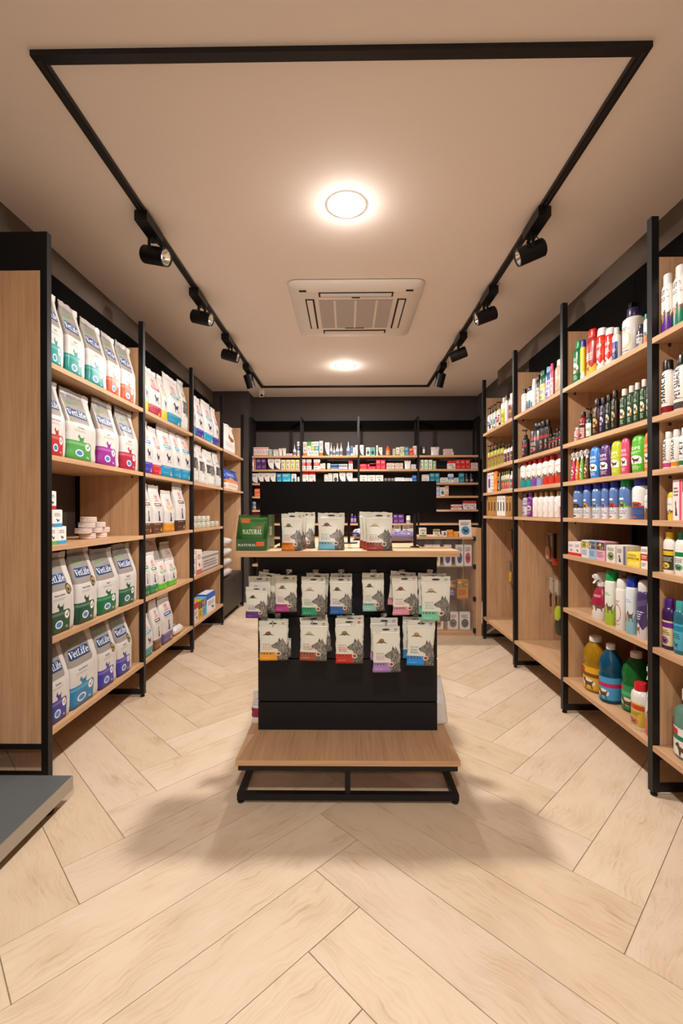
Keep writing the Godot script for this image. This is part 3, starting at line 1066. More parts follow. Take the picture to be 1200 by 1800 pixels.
# ------------------------------------------------------------------ wall shelving: one unit per bay
# side -1 left (goods face +x), +1 right (goods face -x)
func shelf_unit(side: float, d0: float, d1: float, heights: Array, first: bool, last: bool, label: String, group: String) -> void:
	var xf := XL if side < 0 else XR
	var xb := -1.748 if side < 0 else 1.700
	var o := thing("shelving_unit", Vector3(xf, 0, -(d0 + d1) / 2))
	tag(o, label, "shelving unit", group)
	var hl := (d1 - d0) / 2
	var depth := absf(xb - xf)
	var k := side            # local x from 0 (front) to k*depth (back)
	var ends := [-hl, hl] if last else [-hl]      # local "along": near end -hl (towards entrance) ... far end +hl
	if first and not last:
		ends = [-hl]
	for e in ends:
		var zc: float = -e
		for back in 2:
			var xx := k * (0.015 if back == 0 else depth - 0.015)
			part(o, "post", cbox(Vector3(xx, 1.217, zc), Vector3(0.03, 2.398, 0.03)), mats["black_steel"])
			var st := new_st()
			lathe(st, [Vector2(0, 0), Vector2(0.013, 0), Vector2(0.014, 0.008), Vector2(0.006, 0.01), Vector2(0.006, 0.019)], 1, 1, 14, Rect2(0, 0, 1, 1), 0, 1, Vector3(xx, 0, zc))
			part(o, "levelling_foot", done(st), mats["rubber"])
		var xm := k * depth / 2
		part(o, "floor_bar", cbox(Vector3(xm, 0.032, zc), Vector3(depth - 0.06, 0.027, 0.026), 0), mats["black_steel"])
		part(o, "cross_bar", cbox(Vector3(xm, 0.166, zc), Vector3(depth - 0.06, 0.024, 0.028), 0), mats["black_steel"])
		part(o, "side_panel", cbox(Vector3(xm, 1.2125, zc), Vector3(depth - 0.06, 2.069, 0.026), 1, Vector2(rng.randf(), rng.randf())), mats["oak_laminate"])
		if side < 0 and first and e < 0:
			part(o, "header_panel", cbox(Vector3(xm, 2.3315, zc), Vector3(depth - 0.06, 0.169, 0.028), 0), mats["black_steel"])
	part(o, "back_panel", cbox(Vector3(k * (depth + 0.006), 1.22, 0), Vector3(0.012, 2.05, hl * 2 - 0.03), 1), mats["dark_back"])
	part(o, "back_header", cbox(Vector3(k * (depth + 0.006), 2.424, 0), Vector3(0.012, 0.355, hl * 2 - 0.002), 2), mats["black_matt"])
	for h in heights:
		var xs := k * (0.0 + depth) / 2
		part(o, "shelf_board", cbox(Vector3(xs, h - 0.0115, 0), Vector3(depth, 0.023, hl * 2 - 0.032), 2, Vector2(rng.randf(), rng.randf())), mats["oak_laminate"])
		for s in [-1.0, 1.0]:
			var st := new_st()
			lathe(st, [Vector2(0, -0.036), Vector2(0.005, -0.036), Vector2(0.005, -0.0235)], 1, 1, 10, Rect2(0, 0, 1, 1), 0, 1, Vector3(k * 0.07, h, s * (hl - 0.021)))
			part(o, "shelf_pin", done(st), mats["rubber"])

func build_shelving() -> void:
	rng.seed = 77
	var ord := ["first", "second", "third", "fourth"]
	for k in 4:
		var hs := [0.225, 0.63, 1.04, 1.445, 1.855]
		if k == 3:
			hs = [1.445, 1.86]
		shelf_unit(-1.0, 2.0007 + 0.943 * k, 2.0007 + 0.943 * (k + 1), hs, k == 0, k == 3, "oak and black steel shelf bay with food bags, %s bag bay from wood end panel" % ord[k], "bag shelf bays along the wall")
	for k in range(-1, 3):
		var hs := [0.215, 0.625, 0.938, 1.152, 1.36, 1.58, 1.908]
		if k > 0:
			hs = [0.21, 1.15, 1.36, 1.578, 1.908]
		shelf_unit(1.0, 1.9375 + 0.7892 * k, 1.9375 + 0.7892 * (k + 1), hs, k == -1, k == 2, "oak and black steel shelf bay with bottles, %s bottle bay from glass counter" % ord[2 - k], "bottle shelf bays along the wall")
	# the dark cabinet under the last bag bay
	var c := thing("storage_cabinet", Vector3(XL - 0.01, 0, -5.30))
	tag(c, "low dark brown storage cabinet under the last bag bay", "cabinet")
	part(c, "body", box(Vector3(-0.41, 0.06, -0.43), Vector3(-0.018, 0.46, 0.43), 2), mats["cabinet_dark"])
	for s in [-1.0, 1.0]:
		var dr := part(c, "door", box(Vector3(-0.018, 0.07, 0.002 if s > 0 else -0.428), Vector3(0.0, 0.452, 0.428 if s > 0 else -0.002), 2), mats["cabinet_dark"])
		var st := new_st()
		lathe(st, [Vector2(0, 0.014), Vector2(0.007, 0.013), Vector2(0.008, 0.0)], 1, 1, 12)
		var kn := part(dr, "knob", done(st), mats["rubber"])
		kn.transform = Transform3D(Basis(Vector3(0, 0, 1), -PI / 2), Vector3(0, 0.40, s * 0.03))
	for p in [[-0.04, 0.4], [-0.04, -0.4], [-0.37, 0.4], [-0.37, -0.4]]:
		var st := new_st()
		lathe(st, [Vector2(0, 0), Vector2(0.016, 0), Vector2(0.018, 0.01), Vector2(0.018, 0.06)], 1, 1, 14, Rect2(0, 0, 1, 1), 0, 1, Vector3(p[0], 0, p[1]))
		part(c, "foot", done(st), plain("brass", hexc("9a8258"), 0.35, 0.8))

func build_back_unit() -> void:
	var px := [-1.2577, -0.6004, 0.1519, 0.9315, 1.7234]
	var hs := [0.50, 0.678, 0.857, 1.036, 1.215, 1.394, 1.566, 1.745, 1.925]
	var ord := ["first", "second", "third", "fourth"]
	for b in 4:
		var o := thing("carton_shelf_unit", Vector3(px[b], 0, -6.0))
		tag(o, "black framed shelf bay of medicine cartons, %s back-wall bay from ceiling camera" % ord[b], "shelving unit", "carton shelf bays on the back wall")
		var w: float = px[b + 1] - px[b]
		var ends := [0.0] if b < 3 else [0.0, w]
		for e in ends:
			for zz in [-0.012, -0.26]:
				part(o, "post", cbox(Vector3(e, 1.218, zz), Vector3(0.024, 2.436, 0.024)), mats["black_steel"])
			part(o, "top_bar", cbox(Vector3(e, 2.42, -0.136), Vector3(0.024, 0.024, 0.224), 2), mats["black_steel"])
		part(o, "header_board", cbox(Vector3(w / 2, 2.37, -0.262), Vector3(w - 0.03, 0.12, 0.02), 0), mats["black_matt"])
		for h in hs:
			part(o, "shelf_board", cbox(Vector3(w / 2, h - 0.0125, -0.13), Vector3(w - 0.026, 0.025, 0.26), 0, Vector2(rng.randf(), rng.randf())), mats["oak_laminate"])

# ------------------------------------------------------------------ treat gondola with its platform, slat wall and top
func build_gondola() -> void:
	rng.seed = 3
	var o := thing("display_gondola", Vector3(0, 0, -1.86))
	tag(o, "free-standing black slat display with oak platform and oak top", "display stand")
	part(o, "platform_board", box(Vector3(-0.457, 0.157, -0.92), Vector3(0.457, 0.179, 0.0), 2, Vector2(0.3, 0.1)), mats["oak_laminate"])
	var fr := [[Vector3(-0.45, 0.143, -0.014), Vector3(0.45, 0.157, -0.0)], [Vector3(-0.45, 0.132, -0.91), Vector3(0.45, 0.157, -0.885)]]
	part(o, "top_rail", box(Vector3(-0.447, 0.134, -0.03), Vector3(0.447, 0.157, -0.006), 0), mats["black_steel"])
	part(o, "top_rail", box(Vector3(-0.447, 0.134, -0.91), Vector3(0.447, 0.157, -0.886), 0), mats["black_steel"])
	part(o, "floor_rail", box(Vector3(-0.452, 0.014, -0.03), Vector3(0.452, 0.04, -0.004), 0), mats["black_steel"])
	part(o, "floor_rail", box(Vector3(-0.452, 0.014, -0.91), Vector3(0.452, 0.04, -0.884), 0), mats["black_steel"])
	for s in [-1.0, 1.0]:
		part(o, "side_rail", box(Vector3(s * 0.44 - 0.012, 0.014, -0.884), Vector3(s * 0.44 + 0.012, 0.04, -0.03), 2), mats["black_steel"])
		var st := new_st()
		bar(st, Vector3(s * 0.44, 0.04, -0.45), Vector3(s * 0.44, 0.157, -0.45), 0.024, 0.024)
		part(o, "leg", done(st), mats["black_steel"])
		for zz in [-0.018, -0.897]:
			st = new_st()
			lathe(st, [Vector2(0, 0), Vector2(0.013, 0), Vector2(0.013, 0.007), Vector2(0.006, 0.009), Vector2(0.006, 0.015)], 1, 1, 14, Rect2(0, 0, 1, 1), 0, 1, Vector3(s * 0.438, 0, zz))
			part(o, "levelling_foot", done(st), mats["rubber"])
	for zz in [-0.018, -0.897]:
		part(o, "centre_leg", cbox(Vector3(0, 0.087, zz), Vector3(0.022, 0.094, 0.022)), mats["black_steel"])
	# slat wall: grooved boards on a core
	part(o, "slat_core", box(Vector3(-0.413, 0.179, -0.293), Vector3(0.413, 1.004, -0.275), 0), mats["black_steel"])
	var joints := [0.179, 0.31, 0.509, 0.707, 0.909, 1.004]
	for i in 5:
		var st := new_st()
		var y0: float = joints[i] + (0.0035 if i > 0 else 0.0)
		var y1: float = joints[i + 1] - (0.0035 if i < 4 else 0.0)
		slab(st, Vector3(-0.414, y0, -0.275), Vector3(0.414, y1, -0.262), 0)
		part(o, "slat", done(st), mats["black_board"])
		if i > 0:
			part(o, "groove_lip", cbox(Vector3(0, joints[i] - 0.004, -0.2615), Vector3(0.828, 0.002, 0.002), 0), mats["black_board"])
	part(o, "top_board", box(Vector3(-0.455, 1.006, -0.215), Vector3(0.455, 1.030, 0.0), 0, Vector2(0.7, 0.4)), mats["oak_laminate"])
	part(o, "spine_board", box(Vector3(-0.3, 0.179, -0.9), Vector3(-0.282, 1.004, -0.293), 1), mats["black_board"])
	part(o, "spine_board", box(Vector3(0.282, 0.179, -0.9), Vector3(0.3, 1.004, -0.293), 1), mats["black_board"])
	# the counter top that runs on behind the gondola
	part(o, "rear_top_board", box(Vector3(-0.345, 1.006, -0.92), Vector3(0.335, 1.030, -0.216), 0, Vector2(0.2, 0.9)), mats["oak_laminate"])
	for h in HOOKS:
		var hk := part(o, "hook", hook_mesh(), mats["chrome"])
		hk.position = Vector3(h[0], h[1], -0.262)
		part(hk, "price_tab", cbox(Vector3(0, 0.010, 0.004), Vector3(0.028, 0.003, 0.003), 0), mats["white_plastic"])
		part(hk, "price_tab", cbox(Vector3(0, 0.002, 0.004), Vector3(0.028, 0.003, 0.003), 0), mats["white_plastic"])
	# raised black panel on slim posts
	var p := thing("raised_panel", Vector3(0.004, 1.030, -2.066))
	tag(p, "long glossy black panel on slim posts above the gondola top", "sign panel")
	part(p, "panel", box(Vector3(-0.395, 0.152, -0.012), Vector3(0.395, 0.296, 0.012), 0), mats["gloss_black"])
	for s in [-1.0, 1.0]:
		var st := new_st()
		lathe(st, [Vector2(0, 0), Vector2(0.022, 0), Vector2(0.022, 0.004), Vector2(0.007, 0.007), Vector2(0.007, 0.154)], 1, 1, 14, Rect2(0, 0, 1, 1), 0, 1, Vector3(s * 0.30, 0.0, 0))
		part(p, "post", done(st), mats["black_steel"])
	var q := thing("desk_stand", Vector3(0.009, 1.030, -2.33))
	tag(q, "slim black upright stand behind the treat pouches on the counter top", "stand")
	var st := new_st()
	lathe(st, [Vector2(0, 0), Vector2(0.045, 0), Vector2(0.045, 0.005), Vector2(0.007, 0.009), Vector2(0.007, 0.2), Vector2(0, 0.201)], 1, 1, 18)
	part(q, "pole", done(st), mats["black_steel"])
	part(q, "cross_arm", cbox(Vector3(0, 0.05, 0), Vector3(0.1, 0.006, 0.01), 0), mats["black_steel"])

var hook_m: Mesh
func hook_mesh() -> Mesh:
	if hook_m == null:
		var st := new_st()
		slab(st, Vector3(-0.012, -0.012, 0), Vector3(0.012, 0.014, 0.003))
		tube(st, [Vector3(0, 0, 0.003), Vector3(0, -0.002, 0.05), Vector3(0, -0.002, 0.14), Vector3(0, 0.004, 0.15), Vector3(0, 0.012, 0.155)], 0.0025, 6)
		hook_m = done(st)
	return hook_m

# ------------------------------------------------------------------ glass counter by the back
func build_counter() -> void:
	var o := thing("glass_counter", Vector3(0.45, 0, -4.394))
	tag(o, "glass display counter with an oak end panel", "display counter")
	part(o, "end_panel", box(Vector3(0.776, 0.0, -0.5), Vector3(0.83, 1.03, 0.0), 1), mats["oak_laminate"])
	part(o, "end_panel", box(Vector3(-0.05, 0.0, -0.5), Vector3(0.0, 1.03, 0.0), 1), mats["oak_laminate"])
	part(o, "back_panel", box(Vector3(0.0, 0.0, -0.5), Vector3(0.776, 0.62, -0.485), 0), plain("counter_back", hexc("8a7256"), 0.7))
	part(o, "base_board", box(Vector3(0.0, 0.0, -0.485), Vector3(0.776, 0.045, -0.02), 0), mats["oak_laminate"])
	for h in [0.352, 0.662]:
		part(o, "glass_shelf", box(Vector3(0.0, h - 0.008, -0.47), Vector3(0.776, h, -0.03), 0), mats["clear_glass"])
	part(o, "top_shelf", box(Vector3(0.0, 0.925, -0.485), Vector3(0.776, 0.945, -0.0), 0), mats["oak_laminate"])
	part(o, "front_pane", box(Vector3(0.0, 0.05, -0.018), Vector3(0.776, 0.92, -0.012), 0), mats["clear_glass"])
	for h in [0.05, 0.352, 0.662, 0.93]:
		part(o, "glass_clamp", cbox(Vector3(0.765, h, -0.006), Vector3(0.022, 0.04, 0.03)), mats["rubber"])

func build_scale() -> void:
	var o := thing("floor_scale", Vector3(-1.65, 0, -1.45))
	tag(o, "low platform scale with dark grey plate beside the bag shelves", "scale")
	# plate: near to far, right edge at x = -1.135
	part(o, "frame", box(Vector3(-0.135, 0.045, -0.436), Vector3(0.513, 0.0985, 0.4), 2), mats["aluminium"])
	part(o, "plate", box(Vector3(-0.132, 0.0985, -0.433), Vector3(0.509, 0.1005, 0.397), 2), mats["scale_top"])
	for p in [[0.46, -0.35], [0.46, 0.33], [-0.09, -0.35], [-0.09, 0.33]]:
		var st := new_st()
		lathe(st, [Vector2(0, 0), Vector2(0.024, 0), Vector2(0.026, 0.012), Vector2(0.016, 0.02), Vector2(0.01, 0.022), Vector2(0.01, 0.046)], 1, 1, 16, Rect2(0, 0, 1, 1), 0, 1, Vector3(p[0], 0, p[1]))
		part(o, "rubber_foot", done(st), mats["rubber"])

# ------------------------------------------------------------------ goods
# style 0 gusseted food bag, 1 hanging pouch, 2 standing pouch, 3 pillow lying flat
func bag_mesh(w: float, h: float, dp: float, c: Rect2, style: int, sd: int, y0: float, y1: float) -> ArrayMesh:
	var st := new_st()
	st.set_smooth_group(1)
	var nu := 14
	var nv := 16
	var sheets := []
	for back in 2:
		var rows_ := []
		for j in nv + 1:
			var v := lerpf(y0, y1, float(j) / nv)
			var dep := 1.0
			var ww := 1.0
			var pw := 4.0
			match style:
				0:
					dep = 1.0 - clampf((v - 0.5) / 0.43, 0.0, 1.0) * 0.96
					dep *= 0.93 + 0.07 * smoothstep(0.0, 0.06, v)
					ww = 0.985 + 0.015 * sin(PI * v)
					pw = lerpf(6.0, 3.0, smoothstep(0.5, 0.95, v))
				1:
					dep = maxf(0.05, sin(PI * clampf(v / 0.86, 0, 1)) * (1.1 - 0.5 * v)) if v < 0.84 else 0.05
					if v < 0.06:
						dep = 0.25
					ww = 1.0 - 0.035 * sin(PI * clampf(v / 0.8, 0, 1))
					pw = 2.0
				2:
					dep = lerpf(1.0, 0.05, smoothstep(0.0, 1.0, v / 0.84)) if v < 0.84 else 0.05
					ww = 1.0 - 0.06 * sin(PI * clampf(v / 0.8, 0, 1))
					pw = 2.4
				3:
					dep = pow(sin(PI * clampf(v, 0.01, 0.99)), 0.22)
					ww = 0.86 + 0.14 * pow(sin(PI * clampf(v, 0.02, 0.98)), 0.5)
					pw = 3.6
			var row := []
			for i in nu + 1:
				var a := PI * i / nu
				var cx := -cos(a)
				var x := signf(cx) * pow(absf(cx), 2.0 / pw)
				var z := pow(absf(sin(a)), 2.0 / pw)
				var crease := noise.get_noise_3d(x * 1.6 + sd * 7.3, v * 3.2, sd * 3.1) * 0.5 + noise.get_noise_3d(x * 4.5 + sd * 5.0, v * 8.0, sd * 1.7) * 0.3
				var amp := lerpf(0.004, 0.011, smoothstep(0.3, 0.85, v)) * (w / 0.17) if style == 0 else 0.004 * (w / 0.11)
				if style == 3:
					amp = 0.014
				var zz := (z * dep * dp / 2 + crease * amp * sin(a) * (1.0 if v < 0.97 else 0.3)) * (1.0 if back == 0 else -1.0)
				var xx := x * w / 2 * ww + noise.get_noise_2d(v * 5.0 + sd, sd * 2.0 + back) * 0.0
				if style == 0 or style == 1:
					xx += noise.get_noise_2d(v * 4.0 + sd * 3.0, x * 0.6) * 0.006 * (w / 0.17) * (1.0 if v > 0.02 else 0.0)
				if style == 1 and v < 0.02:
					pass
				var yy := v * h
				if style == 0 and v <= 0.0:
					yy = 0.0
				var u := (x + 1) / 2 if back == 0 else 0.985
				row.append([Vector3(xx, yy, zz), c.position + Vector2(clampf(u, 0.01, 0.99), clampf(1.0 - v, 0.004, 0.996)) * c.size])
			rows_.append(row)
		for j in nv:
			for i in nu:
				var p: Array = rows_[j][i]
				var q: Array = rows_[j][i + 1]
				var r: Array = rows_[j + 1][i + 1]
				var s: Array = rows_[j + 1][i]
				if back == 0:
					quad(st, p[0], q[0], r[0], s[0], p[1], q[1], r[1], s[1])
				else:
					quad(st, q[0], p[0], s[0], r[0], q[1], p[1], s[1], r[1])
		sheets.append(rows_)
	# close bottom and top
	for j in [0, nv]:
		for i in nu:
			var p: Array = sheets[0][j][i]
			var q: Array = sheets[0][j][i + 1]
			var r: Array = sheets[1][j][i + 1]
			var s: Array = sheets[1][j][i]
			if j == 0:
				quad(st, s[0], r[0], q[0], p[0], p[1], p[1], p[1], p[1])
			else:
				quad(st, p[0], q[0], r[0], s[0], p[1], p[1], p[1], p[1])
	return done(st)

func cached(key: String, maker: Callable) -> Mesh:
	if not meshes.has(key):
		meshes[key] = maker.call()
	return meshes[key]

func carton_mesh(w: float, h: float, d: float, c: Rect2) -> ArrayMesh:
	var st := new_st()
	st.set_smooth_group(-1)
	var b := minf(0.0012, w * 0.03)
	var x := w / 2
	var z := d / 2
	var fr := [c.position + c.size * Vector2(0.01, 0.99), c.position + c.size * Vector2(0.99, 0.99), c.position + c.size * Vector2(0.99, 0.01), c.position + c.size * Vector2(0.01, 0.01)]
	var e := c.position + c.size * Vector2(0.03, 0.04)
	quad(st, Vector3(-x + b, b, z), Vector3(x - b, b, z), Vector3(x - b, h - b, z), Vector3(-x + b, h - b, z), fr[0], fr[1], fr[2], fr[3])
	# sides repeat the ground colour and the foot of the print
	for s in [-1.0, 1.0]:
		var u0 := c.position + c.size * Vector2(0.03, 0.98)
		var u1 := c.position + c.size * Vector2(0.03, 0.02)
		if s > 0:
			quad(st, Vector3(x, b, z - b), Vector3(x, b, -z), Vector3(x, h - b, -z), Vector3(x, h - b, z - b), u0, u0, u1, u1)
			quad(st, Vector3(x - b, b, z), Vector3(x, b, z - b), Vector3(x, h - b, z - b), Vector3(x - b, h - b, z), u0, u0, u1, u1)
		else:
			quad(st, Vector3(-x, b, -z), Vector3(-x, b, z - b), Vector3(-x, h - b, z - b), Vector3(-x, h - b, -z), u0, u0, u1, u1)
			quad(st, Vector3(-x, b, z - b), Vector3(-x + b, b, z), Vector3(-x + b, h - b, z), Vector3(-x, h - b, z - b), u0, u0, u1, u1)
	quad(st, Vector3(-x, h - b, z - b), Vector3(-x + b, h - b, z), Vector3(x - b, h - b, z), Vector3(x, h - b, z - b), e, e, e, e)
	quad(st, Vector3(-x + b, h, z - b), Vector3(x - b, h, z - b), Vector3(x - b, h, -z), Vector3(-x + b, h, -z), e, e, e, e)
	quad(st, Vector3(-x + b, h - b, z), Vector3(x - b, h - b, z), Vector3(x - b, h, z - b), Vector3(-x + b, h, z - b), e, e, e, e)
	quad(st, Vector3(x - b, h, z - b), Vector3(x, h - b, z - b), Vector3(x, h - b, -z), Vector3(x - b, h, -z), e, e, e, e)
	quad(st, Vector3(-x, h - b, z - b), Vector3(-x + b, h, z - b), Vector3(-x + b, h, -z), Vector3(-x, h - b, -z), e, e, e, e)
	quad(st, Vector3(-x, 0, -z), Vector3(x, 0, -z), Vector3(x, 0, z - b), Vector3(-x, 0, z - b), e, e, e, e)
	quad(st, Vector3(-x, 0, z - b), Vector3(x, 0, z - b), Vector3(x - b, b, z), Vector3(-x + b, b, z), e, e, e, e)
	quad(st, Vector3(x, 0, -z), Vector3(-x, 0, -z), Vector3(-x, h - b, -z), Vector3(x, h - b, -z), e, e, e, e)
	return done(st)

const BODY := {
	"round": [[0, 0], [.93, 0], [1, .02], [1, .72], [.93, .765], [.68, .81], [.5, .825], [.48, .85], [0, .85]],
	"oval": [[0, 0], [.93, 0], [1, .02], [1, .70], [.93, .77], [.7, .825], [.5, .84], [0, .84]],
	"aero": [[0, 0], [.95, 0], [1, .015], [1, .76], [.9, .80], [.84, .81], [0, .81]],
	"pump": [[0, 0], [.93, 0], [1, .02], [1, .58], [.86, .64], [.42, .68], [.4, .70], [0, .70]],
	"spray": [[0, 0], [.93, 0], [1, .03], [.98, .35], [.72, .6], [.45, .7], [.4, .72], [0, .72]],
	"nozzle": [[0, 0], [.93, 0], [1, .02], [1, .48], [.8, .55], [.5, .58], [.4, .60], [0, .60]],
	"jug": [[0, 0], [.88, 0], [1, .035], [1, .47], [.95, .50], [.95, .53], [1, .56], [.99, .64], [.88, .75], [.6, .85], [.36, .90], [.35, .93], [0, .93]],
	"pops": [[0, 0], [.80, 0], [.86, .02], [.98, .35], [1, .55], [.93, .74], [.88, .80], [0, .80]],
	"wide": [[0, 0], [.94, 0], [1, .02], [1, .70], [.94, .76], [.74, .80], [.72, .82], [0, .82]],
	"can": [[0, 0], [.93, 0], [1, .05], [1, .94], [.94, 1.0], [.9, .96], [0, .96]],
	"jar": [[0, 0], [.93, 0], [1, .04], [1, .68], [.9, .74], [0, .74]],
	"tub": [[0, 0], [.9, 0], [.95, .04], [1, .66], [.8, .72], [.36, .78], [.36, .86], [0, .86]],
}
const CAP := {
	"round": [[0, .83], [.6, .83], [.61, .84], [.59, .985], [.55, 1], [0, 1]],
	"oval": [[0, .83], [.56, .83], [.57, .84], [.56, .985], [.52, 1], [0, 1]],
	"aero": [[0, .81], [.86, .81], [.87, .82], [.84, .94], [.7, .985], [.4, 1], [0, 1]],
	"pump": [[0, .69], [.46, .69], [.46, .77], [.2, .79], [.13, .80], [.13, .90], [.34, .91], [.36, .95], [.3, .965], [0, .97]],
	"spray": [[0, .71], [.48, .71], [.48, .79], [.3, .81], [.28, .86], [0, .86]],
	"nozzle": [[0, .59], [.46, .59], [.46, .64], [.26, .70], [.12, .95], [.09, 1], [0, 1]],
	"jug": [[0, .905], [.42, .905], [.43, .915], [.42, .99], [.39, 1], [0, 1]],
	"pops": [[0, .80], [.90, .80], [.86, .87], [.72, .94], [.46, .985], [0, 1]],
	"wide": [[0, .80], [.80, .80], [.82, .81], [.80, .985], [.76, 1], [0, 1]],
	"jar": [[0, .72], [1.0, .72], [1.02, .74], [1.02, .97], [.97, 1], [0, 1]],
	"tub": [[0, .84], [.44, .84], [.45, .85], [.44, .99], [.4, 1], [0, 1]],
}

func kind_name(shape: String) -> String:
	return {"bag": "food_bag", "hang": "treat_pouch", "pouch": "treat_pouch", "sack": "soft_pack", "pillow": "wrapped_pack", "box": "carton", "round": "shampoo_bottle", "oval": "shampoo_bottle", "aero": "spray_can", "pump": "pump_bottle",
		"spray": "trigger_spray", "nozzle": "dropper_bottle", "jug": "refill_jug", "pops": "shampoo_bottle", "wide": "powder_bottle", "can": "food_can", "jar": "jar", "tub": "twin_chamber_bottle"}[shape]

func cat_name(shape: String) -> String:
	return {"bag": "bag", "hang": "pouch", "pouch": "pouch", "sack": "bag", "pillow": "bag", "box": "box", "aero": "spray can", "can": "can", "jar": "jar", "jug": "jug", "spray": "spray bottle"}.get(shape, "bottle")

# spec: shape|print key|cap colour|liquid colour
func goods(spec: String, at: Vector3, turn: float, w: float, h: float, dp: float, label: String, group: String, sd := 0, lean := 0.0) -> Node3D:
	var f := spec.split("|")
	var shape := f[0]
	var o := thing(kind_name(shape), at, turn)
	if lean != 0.0:
		o.rotation.z = lean
	tag(o, label, cat_name(shape), group)
	var c := cell(f[1])
	var k := "%s|%.3f|%.3f|%.3f|%d" % [f[1], w, h, dp, sd % 4]
	match shape:
		"bag":
			part(o, "bag_body", cached("bag" + k, bag_mesh.bind(w, h, dp, c, 0, sd % 4 + 1, 0.0, 0.925)), print_mat("film"))
			part(o, "top_seal", cached("seal" + k, seal_mesh.bind(w, h, c, 0.925, sd % 4 + 1)), print_mat("film"))
		"hang", "pouch":
			var style := 1 if shape == "hang" else 2
			part(o, "pouch_body", cached("pch" + k, bag_mesh.bind(w, h, dp, c, style, sd % 4 + 1, 0.0, 0.89)), print_mat("film"))
			part(o, "top_seal", cached("pse" + k, seal_mesh.bind(w, h, c, 0.89, sd % 4 + 1)), print_mat("film"))
		"sack":
			part(o, "sack_body", cached("sck" + k, bag_mesh.bind(w, h, dp, c, 0, sd % 4 + 1, 0.0, 0.94)), print_mat("film"))
			part(o, "top_seal", cached("sse" + k, seal_mesh.bind(w, h, c, 0.94, sd % 4 + 1)), print_mat("film"))
		"pillow":
			var b := part(o, "wrapper", cached("pil" + k, bag_mesh.bind(w, dp, h, c, 3, sd % 4 + 1, 0.0, 1.0)), print_mat("shine"))
			b.rotation.x = -PI / 2
			b.position = Vector3(0, h * 0.5, dp / 2)
		"box":
			part(o, "carton", cached("box" + k, carton_mesh.bind(w, h, dp, c)), print_mat("card"))
			if w > 0.05 and h > 0.05:
				part(o, "tuck_flap", cached("flp" + k, cbox.bind(Vector3(0, h + 0.0006, 0.0), Vector3(w * 0.96, 0.0012, dp * 0.8), 0, Vector2.ZERO)), print_mat_flat(f[1]))
		_:
			var sz := dp / w
			var st := new_st()
			var top: float = BODY[shape][BODY[shape].size() - 1][1]
			var bk := shape + k
			var m: Material = print_mat("plastic")
			if f.size() > 3 and f[3] != "":
				m = glow_liquid(f[3])
			part(o, "bottle_body" if shape != "can" else "can_body", cached("bdy" + bk, turned.bind(shape, true, w, h, sz, c, top)), m)
			if f.size() > 3 and f[3] != "":
				part(o, "paper_label", cached("lbl" + bk, label_band.bind(shape, w, h, sz, c)), print_mat("card"))
			if CAP.has(shape):
				var cm := paint_col(f[2], 0.3)
				var cp := part(o, "cap", cached("cap" + bk, turned.bind(shape, false, w, h, sz, c, 1.0)), cm)
				if shape == "pump":
					part(cp, "spout", cached("spt" + bk, cbox.bind(Vector3(0, h * 0.935, w * 0.26), Vector3(w * 0.2, h * 0.035, w * 0.5), 0, Vector2.ZERO)), cm)
				if shape == "spray":
					part(cp, "spray_head", cached("hed" + bk, spray_head.bind(w, h)), cm)
					part(cp, "trigger", cached("trg" + bk, spray_trigger.bind(w, h)), cm)
	return o

func print_mat_flat(key: String) -> StandardMaterial3D:
	return paint_col(key.split(":")[1], 0.55)

func turned(shape: String, body: bool, w: float, h: float, sz: float, c: Rect2, top: float) -> ArrayMesh:
	var st := new_st()
	var list: Array = BODY[shape] if body else CAP[shape]
	var z := sz
	if not body and shape not in ["pops", "wide", "jar"]:
		z = minf(1.0, sz * 1.25)
	lathe(st, prof(list, w / 2, h), 1.0, z, 20, c, 0.0, top * h)
	return done(st)

func label_band(shape: String, w: float, h: float, sz: float, c: Rect2) -> ArrayMesh:
	var st := new_st()
	lathe(st, prof([[1.012, .05], [1.012, .46]], w / 2, h), 1.0, sz, 24, Rect2(c.position + c.size * Vector2(0, 0.46), c.size * Vector2(1, 0.5)), 0.05 * h, 0.46 * h)
	return done(st)

func spray_head(w: float, h: float) -> ArrayMesh:
	var st := new_st()
	slab(st, Vector3(-w * 0.17, h * 0.85, -w * 0.3), Vector3(w * 0.17, h * 0.97, w * 0.34))
	slab(st, Vector3(-w * 0.12, h * 0.96, -w * 0.2), Vector3(w * 0.12, h * 1.0, w * 0.2))
	slab(st, Vector3(-w * 0.09, h * 0.89, w * 0.34), Vector3(w * 0.09, h * 0.95, w * 0.48))
	return done(st)

func spray_trigger(w: float, h: float) -> ArrayMesh:
	var st := new_st()
	bar(st, Vector3(0, h * 0.87, w * 0.26), Vector3(0, h * 0.77, w * 0.46), w * 0.14, h * 0.02)
	return done(st)

